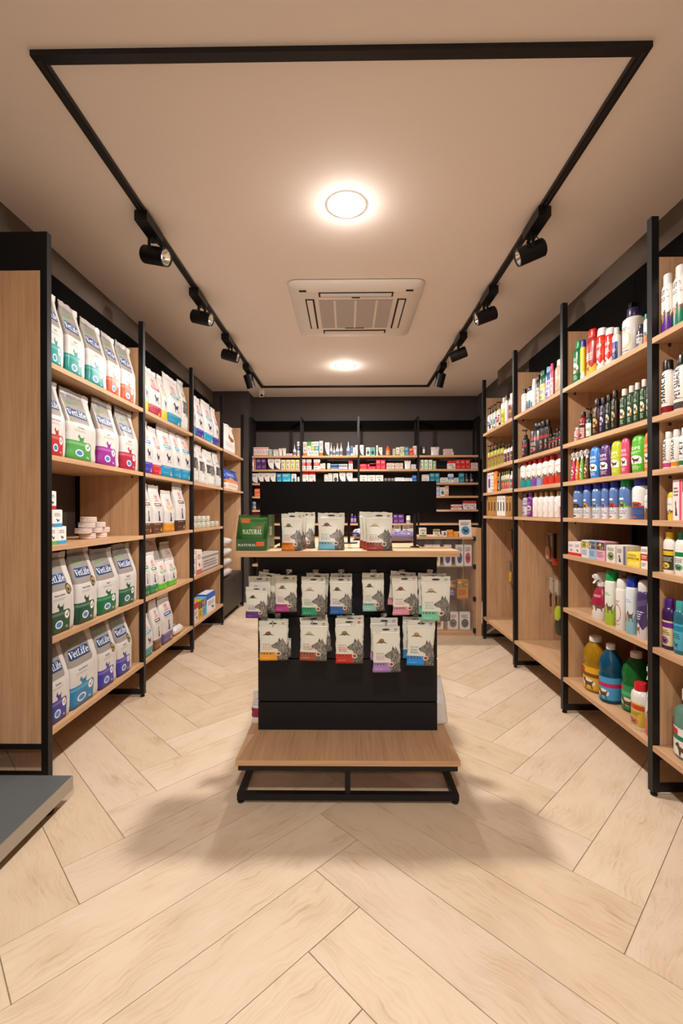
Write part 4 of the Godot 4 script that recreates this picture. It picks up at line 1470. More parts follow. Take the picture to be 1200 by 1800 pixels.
func seal_mesh(w: float, h: float, c: Rect2, v0: float, sd: int) -> ArrayMesh:
	var st := new_st()
	st.set_smooth_group(1)
	var n := 12
	for side in 2:
		for i in n:
			for j in 3:
				var q := []
				var uv := []
				for k in [[i, j], [i + 1, j], [i + 1, j + 1], [i, j + 1]]:
					var x: float = float(k[0]) / n * 2 - 1
					var v := lerpf(v0, 1.0, k[1] / 3.0)
					var bend := noise.get_noise_2d(x * 1.3 + sd * 4.0, v * 2.0) * 0.008 * (v - v0) / (1.0 - v0) * w / 0.17
					var t := 0.0022 * (1.0 if side == 0 else -1.0)
					q.append(Vector3(x * w / 2 * 0.985, v * h + (noise.get_noise_1d(x * 2.0 + sd * 9.0) * 0.006 * w / 0.17 if k[1] == 3 else 0.0), t + bend))
					uv.append(c.position + Vector2(clampf((x + 1) / 2, 0.01, 0.99) if side == 0 else 0.985, clampf(1.0 - v, 0.004, 0.996)) * c.size)
				if side == 0:
					quad(st, q[0], q[1], q[2], q[3], uv[0], uv[1], uv[2], uv[3])
				else:
					quad(st, q[1], q[0], q[3], q[2], uv[1], uv[0], uv[3], uv[2])
	return done(st)

# one shelf of goods; side L faces +x, R faces -x, B faces the entrance
# items: [spec, words, along, width, height, depth, set back, lift, seed]
func row(side: String, y: float, where: String, group: String, items: Array) -> void:
	var n := 0
	for it in items:
		var set_back: float = it[6]
		var at: Vector3
		var turn := 0.0
		if side == "L":
			at = Vector3(XL - set_back - it[5] / 2, y + it[7], -it[2])
			turn = PI / 2
		elif side == "R":
			at = Vector3(XR + set_back + it[5] / 2, y + it[7], -it[2])
			turn = -PI / 2
		else:
			at = Vector3(it[2], y + it[7], -6.0 - set_back - it[5] / 2)
		goods(it[0], at, turn, it[3], it[4], it[5], it[1] + ", " + where, group, n if it.size() < 9 else it[8])
		n += 1

func build_goods() -> void:
	rng.seed = 11
	row("L", 1.855, "top shelf, first bag bay past end panel", "goods on top shelf of first bag bay", [
		["bag|vl:0f8a86:Gastro", "first grey-topped white food bag with teal base", 2.090, 0.114, 0.352, 0.100, 0.020, 0.000],
		["bag|vl:0f8a86:Gastro", "second grey-topped white food bag with teal base", 2.248, 0.153, 0.352, 0.100, 0.020, 0.000],
		["bag|vl:0f8a86:Gastro", "third grey-topped white food bag with teal base", 2.443, 0.191, 0.346, 0.100, 0.020, 0.000],
		["bag|vl:d2502a:Renal", "first grey-topped white food bag with orange base", 2.621, 0.141, 0.352, 0.100, 0.020, 0.000],
		["bag|vl:d2502a:Renal", "second grey-topped white food bag with orange base", 2.797, 0.181, 0.361, 0.100, 0.020, 0.000]])
	row("L", 1.445, "second shelf, first bag bay past end panel", "goods on second shelf of first bag bay", [
		["bag|vl:b62a2a:Gastro-intestinal", "grey-topped white food bag with red base", 2.097, 0.131, 0.357, 0.110, 0.020, 0.000],
		["bag|vl:4f9a4c:Struvite", "grey-topped white food bag with green base", 2.306, 0.247, 0.351, 0.110, 0.020, 0.000, 6],
		["bag|vl:94288c:Joint", "grey-topped white food bag with purple base", 2.567, 0.213, 0.371, 0.110, 0.020, 0.000],
		["bag|vl:a8203c:Cardiac", "grey-topped white food bag with crimson base", 2.814, 0.214, 0.378, 0.110, 0.020, 0.000]])
	row("L", 1.04, "third shelf, first bag bay past end panel", "goods on third shelf of first bag bay", [
		["box|bx:efece8:5fae4a:0", "small white carton with green foot band", 2.071, 0.061, 0.085, 0.060, 0.030, 0.000],
		["box|bx:efece8:3f9ad0:0", "small white carton with blue foot band", 2.136, 0.065, 0.083, 0.060, 0.030, 0.000],
		["box|bx:efece8:d8602c:0", "small white carton with orange foot band", 2.054, 0.027, 0.080, 0.060, 0.030, 0.081],
		["box|bx:efece8:3f9ad0:0", "upper white carton with blue foot band", 2.104, 0.069, 0.080, 0.060, 0.030, 0.081],
		["box|bx:efece8:c02c3c:0", "topmost small white carton with red foot band", 2.067, 0.054, 0.085, 0.060, 0.030, 0.161]])
	row("L", 1.04, "third shelf, first bag bay past end panel", "goods on third shelf of first bag bay", [
		["can|bx:e6e2dc:b0643c:9", "flat round food tin in the stacked tins", 2.561, 0.085, 0.030, 0.085, 0.110, 0.000],
		["can|bx:e6e2dc:b0643c:9", "flat round food tin in the stacked tins", 2.681, 0.085, 0.030, 0.085, 0.110, 0.000],
		["can|bx:e6e2dc:b0643c:9", "flat round food tin in the stacked tins", 2.520, 0.085, 0.030, 0.085, 0.110, 0.031],
		["can|bx:e6e2dc:b0643c:9", "flat round food tin in the stacked tins", 2.635, 0.080, 0.030, 0.085, 0.110, 0.031],
		["can|bx:e6e2dc:b0643c:9", "flat round food tin in the stacked tins", 2.715, 0.080, 0.030, 0.085, 0.110, 0.031],
		["can|bx:e6e2dc:b0643c:9", "flat round food tin in the stacked tins", 2.553, 0.085, 0.030, 0.085, 0.110, 0.062],
		["can|bx:e6e2dc:b0643c:9", "flat round food tin in the stacked tins", 2.665, 0.085, 0.030, 0.085, 0.110, 0.062],
		["can|bx:e6e2dc:b0643c:9", "flat round food tin in the stacked tins", 2.571, 0.085, 0.030, 0.085, 0.110, 0.093]])
	row("L", 0.63, "fourth shelf, first bag bay past end panel", "goods on fourth shelf of first bag bay", [
		["bag|vl:1d4a34:Obesity & Diabetic:g", "first grey-topped white food bag with bottle-green base", 2.131, 0.204, 0.370, 0.120, 0.020, 0.000],
		["bag|vl:1d4a34:Obesity & Diabetic:g", "second grey-topped white food bag with bottle-green base", 2.344, 0.184, 0.381, 0.120, 0.020, 0.000],
		["bag|vl:0f6a3c:Renal", "grey-topped white food bag with bright green base", 2.561, 0.226, 0.357, 0.120, 0.020, 0.000, 7],
		["bag|vl:1d5a40:Diabetic", "grey-topped white food bag with forest green base", 2.792, 0.211, 0.366, 0.120, 0.020, 0.000, 9]])
	row("L", 0.225, "bottom shelf, first bag bay past end panel", "goods on bottom shelf of first bag bay", [
		["bag|vl:34308c:Oxalates", "grey-topped white food bag with navy blue base", 2.112, 0.163, 0.372, 0.120, 0.020, 0.000],
		["bag|vl:1a7cae:Hypoallergenic", "grey-topped white food bag with sky blue base", 2.321, 0.251, 0.389, 0.120, 0.020, 0.000],
		["bag|vl:3c38a0:Oxalates:g", "first grey-topped white food bag with violet base", 2.546, 0.184, 0.376, 0.120, 0.020, 0.000],
		["bag|vl:3c38a0:Oxalates:g", "second grey-topped white food bag with violet base", 2.739, 0.178, 0.376, 0.120, 0.020, 0.000]])
	row("L", 1.855, "top shelf, second bag bay past end panel", "goods on top shelf of second bag bay", [
		["bag|rc:b8cf2e:b8cf2e:d", "white food bag with lime base band", 3.025, 0.086, 0.338, 0.100, 0.020, 0.000],
		["bag|rc:a81e3c:b02a3c:d", "white food bag with crimson base band", 3.183, 0.198, 0.329, 0.100, 0.020, 0.000],
		["bag|rc:e0b428:e0b428:d", "white food bag with yellow base band", 3.341, 0.095, 0.336, 0.100, 0.020, 0.000],
		["bag|rc:1482a6:1a8a9a:d", "white food bag with teal base band", 3.544, 0.286, 0.385, 0.100, 0.020, 0.000],
		["sack|sv:0", "crumpled clear-fronted silver food bag", 3.762, 0.128, 0.417, 0.100, 0.020, 0.000]])
	row("L", 1.445, "second shelf, second bag bay past end panel", "goods on second shelf of second bag bay", [
		["bag|rc:3a30a0:2a5ab0:d", "white food bag with navy blue base band", 3.060, 0.146, 0.366, 0.100, 0.020, 0.000],
		["bag|rc:c02630:c02630:d", "white food bag with red base band", 3.211, 0.131, 0.341, 0.100, 0.020, 0.000],
		["bag|rc:1488b4:1a8cb0:d", "first white food bag with turquoise base band", 3.398, 0.220, 0.386, 0.100, 0.020, 0.000],
		["bag|rc:1488b4:1a8cb0:d", "second white food bag with turquoise base band", 3.593, 0.146, 0.402, 0.100, 0.020, 0.000],
		["bag|rc:1488b4:1a8cb0:d", "third white food bag with turquoise base band", 3.790, 0.225, 0.413, 0.100, 0.020, 0.000]])
	row("L", 1.04, "third shelf, second bag bay past end panel", "goods on third shelf of second bag bay", [
		["bag|rc:5c3a28:6a4a3a:c", "first white food bag with brown base band", 3.054, 0.127, 0.343, 0.090, 0.020, 0.000],
		["bag|rc:5c3a28:6a4a3a:c", "second white food bag with brown base band", 3.224, 0.173, 0.338, 0.090, 0.020, 0.000],
		["bag|rc:d08a2c:d08a2c:c", "white food bag with amber base band", 3.440, 0.185, 0.311, 0.090, 0.020, 0.000],
		["bag|rc:4a2c24:4a3a3a:c", "white food bag with dark brown base band", 3.674, 0.204, 0.386, 0.090, 0.020, 0.000]])
	row("L", 0.63, "fourth shelf, second bag bay past end panel", "goods on fourth shelf of second bag bay", [
		["bag|rc:1c6a44:1c6a44:c", "white food bag with dark green base band", 3.031, 0.081, 0.323, 0.075, 0.020, 0.000],
		["bag|rc:1f7a4e:1f7a4e:c", "white food bag with green base band", 3.150, 0.126, 0.284, 0.075, 0.020, 0.000],
		["bag|rc:58b02c:3c9a4a:c", "first white food bag with grass-green base band", 3.308, 0.160, 0.216, 0.075, 0.020, 0.000],
		["bag|rc:58b02c:3c9a4a:c", "second white food bag with grass-green base band", 3.490, 0.171, 0.205, 0.075, 0.020, 0.000],
		["sack|sv:3", "large white food bag with olive green band", 3.755, 0.188, 0.316, 0.120, 0.140, 0.000],
		["sack|sv:4", "plain grey-white sack behind smaller bags", 3.462, 0.297, 0.363, 0.100, 0.160, 0.000]])
	row("L", 0.225, "bottom shelf, second bag bay past end panel", "goods on bottom shelf of second bag bay", [
		["bag|rc:2a8a94:2a90b4:d", "white food bag with teal base band", 3.060, 0.143, 0.272, 0.100, 0.020, 0.000],
		["bag|rc:6a4630:6a4a3a:c", "white food bag with brown base band", 3.213, 0.125, 0.343, 0.100, 0.020, 0.000],
		["bag|rc:5c4a86:2a4a9a:c", "white food bag with purple base band", 3.397, 0.205, 0.355, 0.100, 0.020, 0.000],
		["pillow|sv:7", "small violet pack lying down", 3.611, 0.181, 0.070, 0.100, 0.020, 0.000]])
	row("L", 1.855, "top shelf, third bag bay past end panel", "goods on top shelf of third bag bay", [
		["bag|rc:1e90a4:1e90a4:d", "white food bag with turquoise base band", 3.984, 0.070, 0.393, 0.100, 0.020, 0.000],
		["bag|rc:38308c:2a3a8a:d", "white food bag with navy blue base band", 4.152, 0.220, 0.383, 0.100, 0.020, 0.000],
		["bag|rc:1488b4:1488b4:d", "white food bag with teal base band", 4.428, 0.285, 0.400, 0.100, 0.020, 0.000],
		["bag|rc:382e94:3a2e94:d", "white food bag with indigo base band", 4.674, 0.154, 0.397, 0.100, 0.020, 0.000]])
	row("L", 1.445, "second shelf, third bag bay past end panel", "goods on second shelf of third bag bay", [
		["sack|sv:0", "first silver patterned dog food bag", 4.020, 0.146, 0.388, 0.090, 0.020, 0.000],
		["sack|sv:0", "second silver patterned dog food bag", 4.205, 0.169, 0.357, 0.090, 0.020, 0.000],
		["sack|sv:0", "third silver patterned dog food bag", 4.462, 0.295, 0.341, 0.090, 0.020, 0.000],
		["sack|sv:0", "fourth silver patterned dog food bag", 4.761, 0.252, 0.355, 0.090, 0.020, 0.000]])
	row("L", 1.04, "third shelf, third bag bay past end panel", "goods on third shelf of third bag bay", [
		["can|bx:ece8e0:6a8a5a:9", "small white food can in the two-high row", 4.073, 0.060, 0.055, 0.060, 0.040, 0.000],
		["can|bx:ece8e0:6a8a5a:9", "small white food can in the two-high row", 4.198, 0.060, 0.055, 0.060, 0.040, 0.000],
		["can|bx:ece8e0:6a8a5a:9", "small white food can in the two-high row", 4.333, 0.060, 0.055, 0.060, 0.040, 0.000],
		["can|bx:ece8e0:6a8a5a:9", "small white food can in the two-high row", 4.476, 0.060, 0.055, 0.060, 0.040, 0.000],
		["can|bx:ece8e0:6a8a5a:9", "small white food can in the two-high row", 4.627, 0.060, 0.055, 0.060, 0.040, 0.000],
		["can|bx:ece8e0:6a8a5a:9", "small white food can in the two-high row", 4.791, 0.060, 0.055, 0.060, 0.040, 0.000],
		["can|bx:ece8e0:6a8a5a:9", "small white food can in the two-high row", 4.073, 0.060, 0.055, 0.060, 0.040, 0.056],
		["can|bx:ece8e0:6a8a5a:9", "small white food can in the two-high row", 4.198, 0.060, 0.055, 0.060, 0.040, 0.056],
		["can|bx:ece8e0:6a8a5a:9", "small white food can in the two-high row", 4.333, 0.060, 0.055, 0.060, 0.040, 0.056],
		["can|bx:ece8e0:6a8a5a:9", "small white food can in the two-high row", 4.476, 0.060, 0.055, 0.060, 0.040, 0.056]])
	row("L", 0.63, "fourth shelf, third bag bay past end panel", "goods on fourth shelf of third bag bay", [
		["box|bx:e4dfda:b08a80:4", "narrow white tray carton", 3.987, 0.085, 0.182, 0.140, 0.020, 0.000],
		["box|bx:e9d8d2:c8746a:0", "white carton with pink foot band", 4.103, 0.138, 0.218, 0.140, 0.020, 0.000],
		["box|bx:c9c2bc:8a8480:9", "wide low grey carton", 4.450, 0.530, 0.159, 0.140, 0.020, 0.000]])
	row("L", 0.225, "bottom shelf, third bag bay past end panel", "goods on bottom shelf of third bag bay", [
		["box|bx:d8d0cc:c02c3c:1", "small white carton with red top", 4.004, 0.126, 0.162, 0.100, 0.020, 0.000],
		["box|bx:d8b020:6a4a20:7", "yellow treat carton", 4.131, 0.116, 0.166, 0.100, 0.020, 0.000],
		["box|bx:6ab0d8:4a6a9a:7", "light blue treat carton", 4.255, 0.123, 0.166, 0.100, 0.020, 0.000],
		["box|bx:e6e8ee:3a6ac0:1", "large white carton with blue top", 4.460, 0.272, 0.181, 0.100, 0.020, 0.000]])
	row("L", 1.855, "top shelf, fourth bag bay past end panel", "goods on top shelf of fourth bag bay", [
		["sack|sv:1", "white food bag with brown animal picture", 5.184, 0.562, 0.332, 0.100, 0.020, 0.000]])
	row("L", 1.445, "second shelf, fourth bag bay past end panel", "goods on second shelf of fourth bag bay", [
		["sack|sv:2", "blue and orange cat food bag", 5.337, 0.549, 0.231, 0.090, 0.020, 0.000]])
	# four wrapped packs piled on the cabinet
	goods("pillow|sv:4", Vector3(XL - 0.19, 0.461, -5.12), PI / 2, 0.42, 0.102, 0.32, "lowest grey-white wrapped pack in the pile on dark cabinet", "wrapped packs piled on the cabinet", 0)
	goods("pillow|sv:4", Vector3(XL - 0.19, 0.575, -5.12), PI / 2, 0.42, 0.102, 0.32, "second lowest grey-white wrapped pack in the pile on dark cabinet", "wrapped packs piled on the cabinet", 1)
	goods("pillow|sv:4", Vector3(XL - 0.19, 0.689, -5.12), PI / 2, 0.42, 0.102, 0.32, "second topmost grey-white wrapped pack in the pile on dark cabinet", "wrapped packs piled on the cabinet", 2)
	goods("pillow|sv:4", Vector3(XL - 0.19, 0.803, -5.12), PI / 2, 0.42, 0.102, 0.32, "topmost grey-white wrapped pack in the pile on dark cabinet", "wrapped packs piled on the cabinet", 3)
	row("R", 1.908, "top shelf, third bottle bay from counter", "goods on top shelf of third bottle bay", [
		["round|lb:0f6a3c:dfe8dc:8a6a3a:1:|0a7a40", "dark green shampoo bottle", 2.618, 0.065, 0.245, 0.065, 0.020, 0.000],
		["aero|lb:e8d020:2a4a8a:e9e6e0:5:|3a3a9a", "yellow can with blue cap", 2.544, 0.031, 0.228, 0.031, 0.020, 0.000],
		["oval|lb:9a1f1e:f0d8c8:e0b040:5:|c8201e", "deep red bottle with red cap", 2.469, 0.095, 0.251, 0.059, 0.020, 0.000],
		["aero|lb:d8281c:f4efe8:ede8e2:5:lovin|efe6e2", "first red spray can with white cap", 2.376, 0.057, 0.224, 0.057, 0.020, 0.000],
		["aero|lb:d8281c:f4efe8:ede8e2:5:lovin|efe6e2", "second red spray can with white cap", 2.299, 0.053, 0.194, 0.053, 0.020, 0.000],
		["round|lb:e6e4e4:2c3a6a:2c4a9a:0:|dcdce0", "small white bottle with blue foot", 2.237, 0.037, 0.169, 0.037, 0.020, 0.000],
		["round|lb:dcdad8:3a3a5a:e0b838:6:|221c44", "big white bottle with navy cap", 2.150, 0.094, 0.222, 0.094, 0.020, 0.000],
		["round|lb:2a2c40:d8d8d8:5a5a70:0:|20202a", "small dark bottle behind the post", 2.052, 0.039, 0.108, 0.039, 0.020, 0.000],
		["oval|lb:e4e2dc:e07a30:1a8a8a:3:|1a7a80", "teal and orange bottle", 2.002, 0.029, 0.134, 0.018, 0.020, 0.000]])
	row("R", 1.58, "second shelf, third bottle bay from counter", "goods on second shelf of third bottle bay", [
		["round|lb:c88a84:f0e4dc:b05a5a:1:|e0c8c0", "small pink bottle", 2.613, 0.037, 0.083, 0.037, 0.020, 0.000],
		["round|lb:8a1c20:d8b0a0:3a1414:0:|1a1414", "ruby red bottle", 2.552, 0.040, 0.158, 0.040, 0.020, 0.000],
		["pump|lb:12302a:c8d8c8:e8e8e0:0:|161414", "dark green pump bottle", 2.486, 0.043, 0.172, 0.043, 0.020, 0.000],
		["round|lb:3c2418:c8a868:8a3a1c:1:|141010", "dark brown bottle", 2.415, 0.051, 0.195, 0.051, 0.020, 0.000],
		["round|lb:2a2238:c8b8d8:4a3a7a:1:|141014", "dark violet bottle", 2.350, 0.038, 0.186, 0.038, 0.020, 0.000],
		["round|lb:1c2a1c:c8c8a8:7a5a2a:1:|141210", "blackish green bottle", 2.297, 0.034, 0.188, 0.034, 0.020, 0.000],
		["round|lb:2a2018:b8a888:3a2a1a:1:|141010", "black-brown bottle", 2.247, 0.035, 0.196, 0.035, 0.020, 0.000],
		["round|lb:2c4a30:e6ead8:d88a2c:1:|e4ddd4", "first green bottle with white cap", 2.175, 0.041, 0.184, 0.041, 0.020, 0.000],
		["round|lb:2c4a30:e6ead8:d88a2c:1:|e4ddd4", "second green bottle with white cap", 2.120, 0.039, 0.184, 0.039, 0.020, 0.000],
		["round|lb:2c4a30:e6ead8:d88a2c:1:|e4ddd4", "third green bottle with white cap", 2.073, 0.031, 0.185, 0.031, 0.020, 0.000],
		["round|lb:2c4a30:e6ead8:d88a2c:1:|e4ddd4", "fourth green bottle with white cap", 2.028, 0.036, 0.187, 0.036, 0.020, 0.000],
		["round|lb:2c4a30:e6ead8:d88a2c:1:|e4ddd4", "fifth green bottle with white cap", 1.986, 0.028, 0.188, 0.028, 0.020, 0.000]])
	row("R", 1.36, "third shelf, third bottle bay from counter", "goods on third shelf of third bottle bay", [
		["spray|lb:c8285a:f2e8e4:e86a9a:1:|ece6e0", "pink mini spray", 2.649, 0.032, 0.166, 0.032, 0.020, 0.000],
		["spray|lb:e0701c:f2e8e4:f0a050:1:|ece6e0", "orange mini spray", 2.600, 0.027, 0.165, 0.027, 0.020, 0.000],
		["spray|lb:6ab04a:f2e8e4:3a7a2c:1:|ece6e0", "green mini spray", 2.555, 0.028, 0.168, 0.028, 0.020, 0.000],
		["spray|lb:5a3a1e:e8d0a8:8a5a2c:1:|ece6e0", "brown mini spray", 2.506, 0.032, 0.167, 0.032, 0.020, 0.000],
		["pops|lb:2f7ac8:f6f2ea:f4f0e8:1:POPS|2f7ac8", "curved blue shampoo bottle", 2.434, 0.089, 0.172, 0.053, 0.020, 0.000],
		["pops|lb:52296a:f6f2ea:f4f0e8:1:POPS|52296a", "curved purple shampoo bottle", 2.337, 0.089, 0.172, 0.054, 0.020, 0.000],
		["pops|lb:b8c81c:f6f2ea:f4f0e8:1:POPS|b8c81c", "curved lime shampoo bottle", 2.239, 0.087, 0.173, 0.052, 0.020, 0.000],
		["pops|lb:d84a72:f6f2ea:f4f0e8:1:POPS|d84a72", "curved pink shampoo bottle", 2.162, 0.059, 0.174, 0.035, 0.020, 0.000],
		["pops|lb:58b42c:f6f2ea:f4f0e8:1:POPS|58b42c", "curved green shampoo bottle", 2.076, 0.100, 0.174, 0.060, 0.020, 0.000],
		["pops|lb:e8761c:f6f2ea:f4f0e8:1:POPS|e8761c", "curved orange shampoo bottle", 1.995, 0.050, 0.172, 0.030, 0.020, 0.000]])
	row("R", 1.152, "fourth shelf, third bottle bay from counter", "goods on fourth shelf of third bottle bay", [
		["wide|lb:5a7ab4:dfe2ea:1c1c28:3:|2430a0", "blue and white powder bottle with black foot", 2.618, 0.084, 0.195, 0.084, 0.020, 0.000],
		["wide|lb:5a7ab4:dfe2ea:e0b030:3:|2430a0", "blue and white powder bottle with amber foot", 2.512, 0.053, 0.194, 0.053, 0.020, 0.000],
		["wide|lb:5a7ab4:dfe2ea:7ab0e0:3:|2430a0", "blue and white powder bottle with pale blue foot", 2.420, 0.070, 0.194, 0.070, 0.020, 0.000],
		["wide|lb:5a7ab4:dfe2ea:a88ac8:3:|2430a0", "blue and white powder bottle with lilac foot", 2.334, 0.046, 0.191, 0.046, 0.020, 0.000],
		["wide|lb:5a7ab4:dfe2ea:d03a2c:3:|2430a0", "blue and white powder bottle with red foot", 2.262, 0.056, 0.191, 0.056, 0.020, 0.000],
		["wide|lb:5a7ab4:dfe2ea:8ac02c:3:|108a50", "blue and white powder bottle with green cap", 2.179, 0.065, 0.191, 0.065, 0.020, 0.000],
		["wide|lb:e9e6e2:3a5aa0:d8402c:3:|2430a0", "white powder bottle with red and blue foot", 2.077, 0.090, 0.189, 0.090, 0.020, 0.000],
		["round|lb:e6e2dc:4a7ab0:8a5a3a:4:|dcd8d2", "small white spray vial", 2.000, 0.028, 0.132, 0.028, 0.020, 0.000]])
	row("R", 0.938, "fifth shelf, third bottle bay from counter", "goods on fifth shelf of third bottle bay", [
		["box|bx:eadfdc:c8322c:0", "first small white carton with red foot", 2.656, 0.069, 0.075, 0.070, 0.020, 0.000],
		["box|bx:eadfdc:c8322c:0", "second small white carton with red foot", 2.583, 0.069, 0.079, 0.070, 0.020, 0.000],
		["box|bx:d8dce4:b0a030:7", "pale blue carton with yellow picture", 2.501, 0.076, 0.093, 0.070, 0.020, 0.000],
		["box|bx:9ac0e0:4a5a8a:7", "sky blue carton", 2.427, 0.065, 0.096, 0.070, 0.020, 0.000],
		["box|bx:e8a8c0:4a4a4a:7", "pink and grey carton", 2.350, 0.080, 0.097, 0.070, 0.020, 0.000],
		["box|bx:e2ded4:8aa06a:5", "cream carton with round picture", 2.259, 0.078, 0.084, 0.070, 0.020, 0.000],
		["box|bx:d8d0c8:6a6a7a:4", "grey striped carton", 2.174, 0.077, 0.090, 0.070, 0.020, 0.000],
		["box|bx:e8d048:3a3a44:6:DETECTOR", "yellow tick detector carton", 2.082, 0.094, 0.065, 0.070, 0.020, 0.000],
		["box|bx:e8e0dc:c0382c:3", "white carton with red block", 2.004, 0.048, 0.096, 0.070, 0.020, 0.000]])
	row("R", 0.625, "sixth shelf, third bottle bay from counter", "goods on sixth shelf of third bottle bay", [
		["spray|lb:a01c3c:e8d8d0:e8e2dc:4:|ece8e4", "wine red trigger spray", 2.423, 0.099, 0.242, 0.099, 0.020, 0.000],
		["aero|lb:e4e6dc:2a8a4a:a8c83a:4:|1f9a54", "white spray can with green cap", 2.303, 0.066, 0.271, 0.066, 0.020, 0.000],
		["aero|lb:e9e4de:8a5a3a:a04a34:6:|ece8e4", "plain white spray can with white cap", 2.210, 0.061, 0.243, 0.061, 0.020, 0.000],
		["aero|lb:dfe6ea:4ab0c8:8ac0d0:4:|2438a8", "white spray can with blue cap", 2.131, 0.054, 0.266, 0.054, 0.020, 0.000],
		["aero|lb:4a3a6a:e8e0f0:e0dce4:5:|e6e2e6", "purple spray can with white cap", 2.048, 0.069, 0.259, 0.069, 0.020, 0.000],
		["round|lb:e0d8d0:a05a4a:8a4a3a:1:|c8b0a0", "small pinkish vial", 1.981, 0.031, 0.221, 0.031, 0.020, 0.000]])
	goods("spray|lb:b02a40:f0e0d8:e8d0c8:1|ece8e4", Vector3(XR + 0.16, 0.625, -2.42), -PI / 2, 0.075, 0.27, 0.06, "red trigger spray standing behind the wine red one, third bottle bay", "goods on sixth shelf of third bottle bay")
	row("R", 0.215, "bottom shelf, third bottle bay from counter", "goods on bottom shelf of third bottle bay", [
		["jug|lb:c8a01c:d8a828:7a4a1c:8:|e8e4e0|c8981c", "amber cleaning jug", 2.522, 0.144, 0.293, 0.115, 0.030, 0.000],
		["jug|lb:14506a:4a9ad0:c02c5a:8:herbal|e8e4e0|1c6488", "teal blue cleaning jug", 2.371, 0.099, 0.295, 0.108, 0.030, 0.000],
		["jug|lb:1a7a3a:3a8a5a:5ab06a:8:|e8e4e0|2c8c40", "green cleaning jug", 2.260, 0.120, 0.287, 0.129, 0.080, 0.000],
		["oval|lb:e4dfd8:d8b83a:c03a2c:0:|c8202c", "white bottle with red cap", 2.078, 0.089, 0.204, 0.070, 0.015, 0.000],
		["spray|lb:e6e2de:3a9aa0:d86a3a:4:|ece8e4", "white trigger spray beside the steel post", 2.008, 0.048, 0.313, 0.054, 0.030, 0.000]])
	goods("jug|lb:8a1c20:a02a2c:c8a0a0:8:|e8e4e0|a01c1c", Vector3(XR + 0.29, 0.215, -2.47), -PI / 2, 0.13, 0.31, 0.1, "red cleaning jug behind the amber one, third bottle bay", "goods on bottom shelf of third bottle bay")
	row("R", 1.908, "top shelf, fourth bottle bay from counter", "goods on top shelf of fourth bottle bay", [
		["oval|lb:e8e2dd:3a342e:5a2a8a:4:ASTO|e6e0dc", "white dog shampoo bottle with purple splash", 1.899, 0.064, 0.252, 0.040, 0.030, 0.000],
		["oval|lb:e8e2dd:3a342e:0f7a5a:4:ASTO|e6e0dc", "white dog shampoo bottle with green splash", 1.828, 0.070, 0.250, 0.043, 0.030, 0.000],
		["oval|lb:e8e2dd:3a342e:d8402c:4:ASTO|e6e0dc", "white dog shampoo bottle with red splash", 1.755, 0.071, 0.233, 0.044, 0.030, 0.000]])
	goods("oval|lb:e4e0dc:3a342e:2a3a9a:4|2a2ea0", Vector3(XR + 0.16, 1.908, -1.83), -PI / 2, 0.085, 0.30, 0.06, "white bottle with blue cap behind splash-printed bottles, fourth bottle bay", "goods on top shelf of fourth bottle bay")
	row("R", 1.58, "second shelf, fourth bottle bay from counter", "goods on second shelf of fourth bottle bay", [
		["round|lb:e9e4de:1f1c1c:8a1c24:2:SMACK|1c1616", "white bottle with black cap and wine red bar", 1.902, 0.059, 0.228, 0.047, 0.030, 0.000],
		["round|lb:e9e4de:1f1c1c:4a4646:2:PET SMACK|1c1616", "first white bottle with black cap and grey bar", 1.825, 0.083, 0.225, 0.066, 0.030, 0.000],
		["round|lb:e9e4de:1f1c1c:4a4646:2:PET SMACK|1c1616", "second white bottle with black cap and grey bar", 1.745, 0.072, 0.223, 0.057, 0.030, 0.000]])
	row("R", 1.36, "third shelf, fourth bottle bay from counter", "goods on third shelf of fourth bottle bay", [
		["round|lb:ece8e4:2a2626:c84a8a:2:SMACK|eae6e2", "white spray with pink bar", 1.895, 0.045, 0.154, 0.045, 0.030, 0.000],
		["round|lb:ece8e4:2a2626:e0902c:2:SMACK|eae6e2", "white spray with orange bar", 1.849, 0.043, 0.155, 0.043, 0.030, 0.000],
		["round|lb:ece8e4:2a2626:0f7a4a:2:PET|eae6e2", "white spray with green bar", 1.803, 0.044, 0.155, 0.044, 0.030, 0.000]])
	row("R", 1.152, "fourth shelf, fourth bottle bay from counter", "goods on fourth shelf of fourth bottle bay", [
		["pops|lb:e6e2da:3a3a3a:d8c03a:4:|e0c428", "white tube with yellow cap", 1.868, 0.040, 0.115, 0.024, 0.030, 0.000],
		["box|bx:ecd9d6:d8506a:4:", "tall white carton with pink edge", 1.820, 0.050, 0.161, 0.060, 0.030, 0.000],
		["box|bx:ecd9d6:c83a4a:1", "white carton with red head", 1.767, 0.052, 0.157, 0.060, 0.030, 0.000]])
	row("R", 0.938, "fifth shelf, fourth bottle bay from counter", "goods on fifth shelf of fourth bottle bay", [
		["oval|lb:e9e5df:3a3a2a:e0c020:0:|e0b820", "white bottle with yellow cap", 1.887, 0.060, 0.166, 0.037, 0.030, 0.000],
		["oval|lb:e9e5df:f0efe6:1a7a44:0:|1f6a3c", "white bottle with green cap", 1.818, 0.068, 0.167, 0.042, 0.030, 0.000]])
	row("R", 0.625, "sixth shelf, fourth bottle bay from counter", "goods on sixth shelf of fourth bottle bay", [
		["oval|lb:3c1c50:e8d8a0:6a2a8a:0:|4a2280", "deep purple cologne bottle", 1.896, 0.062, 0.205, 0.044, 0.030, 0.000],
		["oval|lb:2a6a7a:4ab0d0:1a8aa8:0:|3aa8ac", "teal cologne bottle", 1.831, 0.058, 0.208, 0.041, 0.030, 0.000],
		["oval|lb:e2deda:7a2a2a:3a4a9a:0:|e6e2de", "white cologne bottle with red label", 1.770, 0.053, 0.179, 0.037, 0.030, 0.000]])
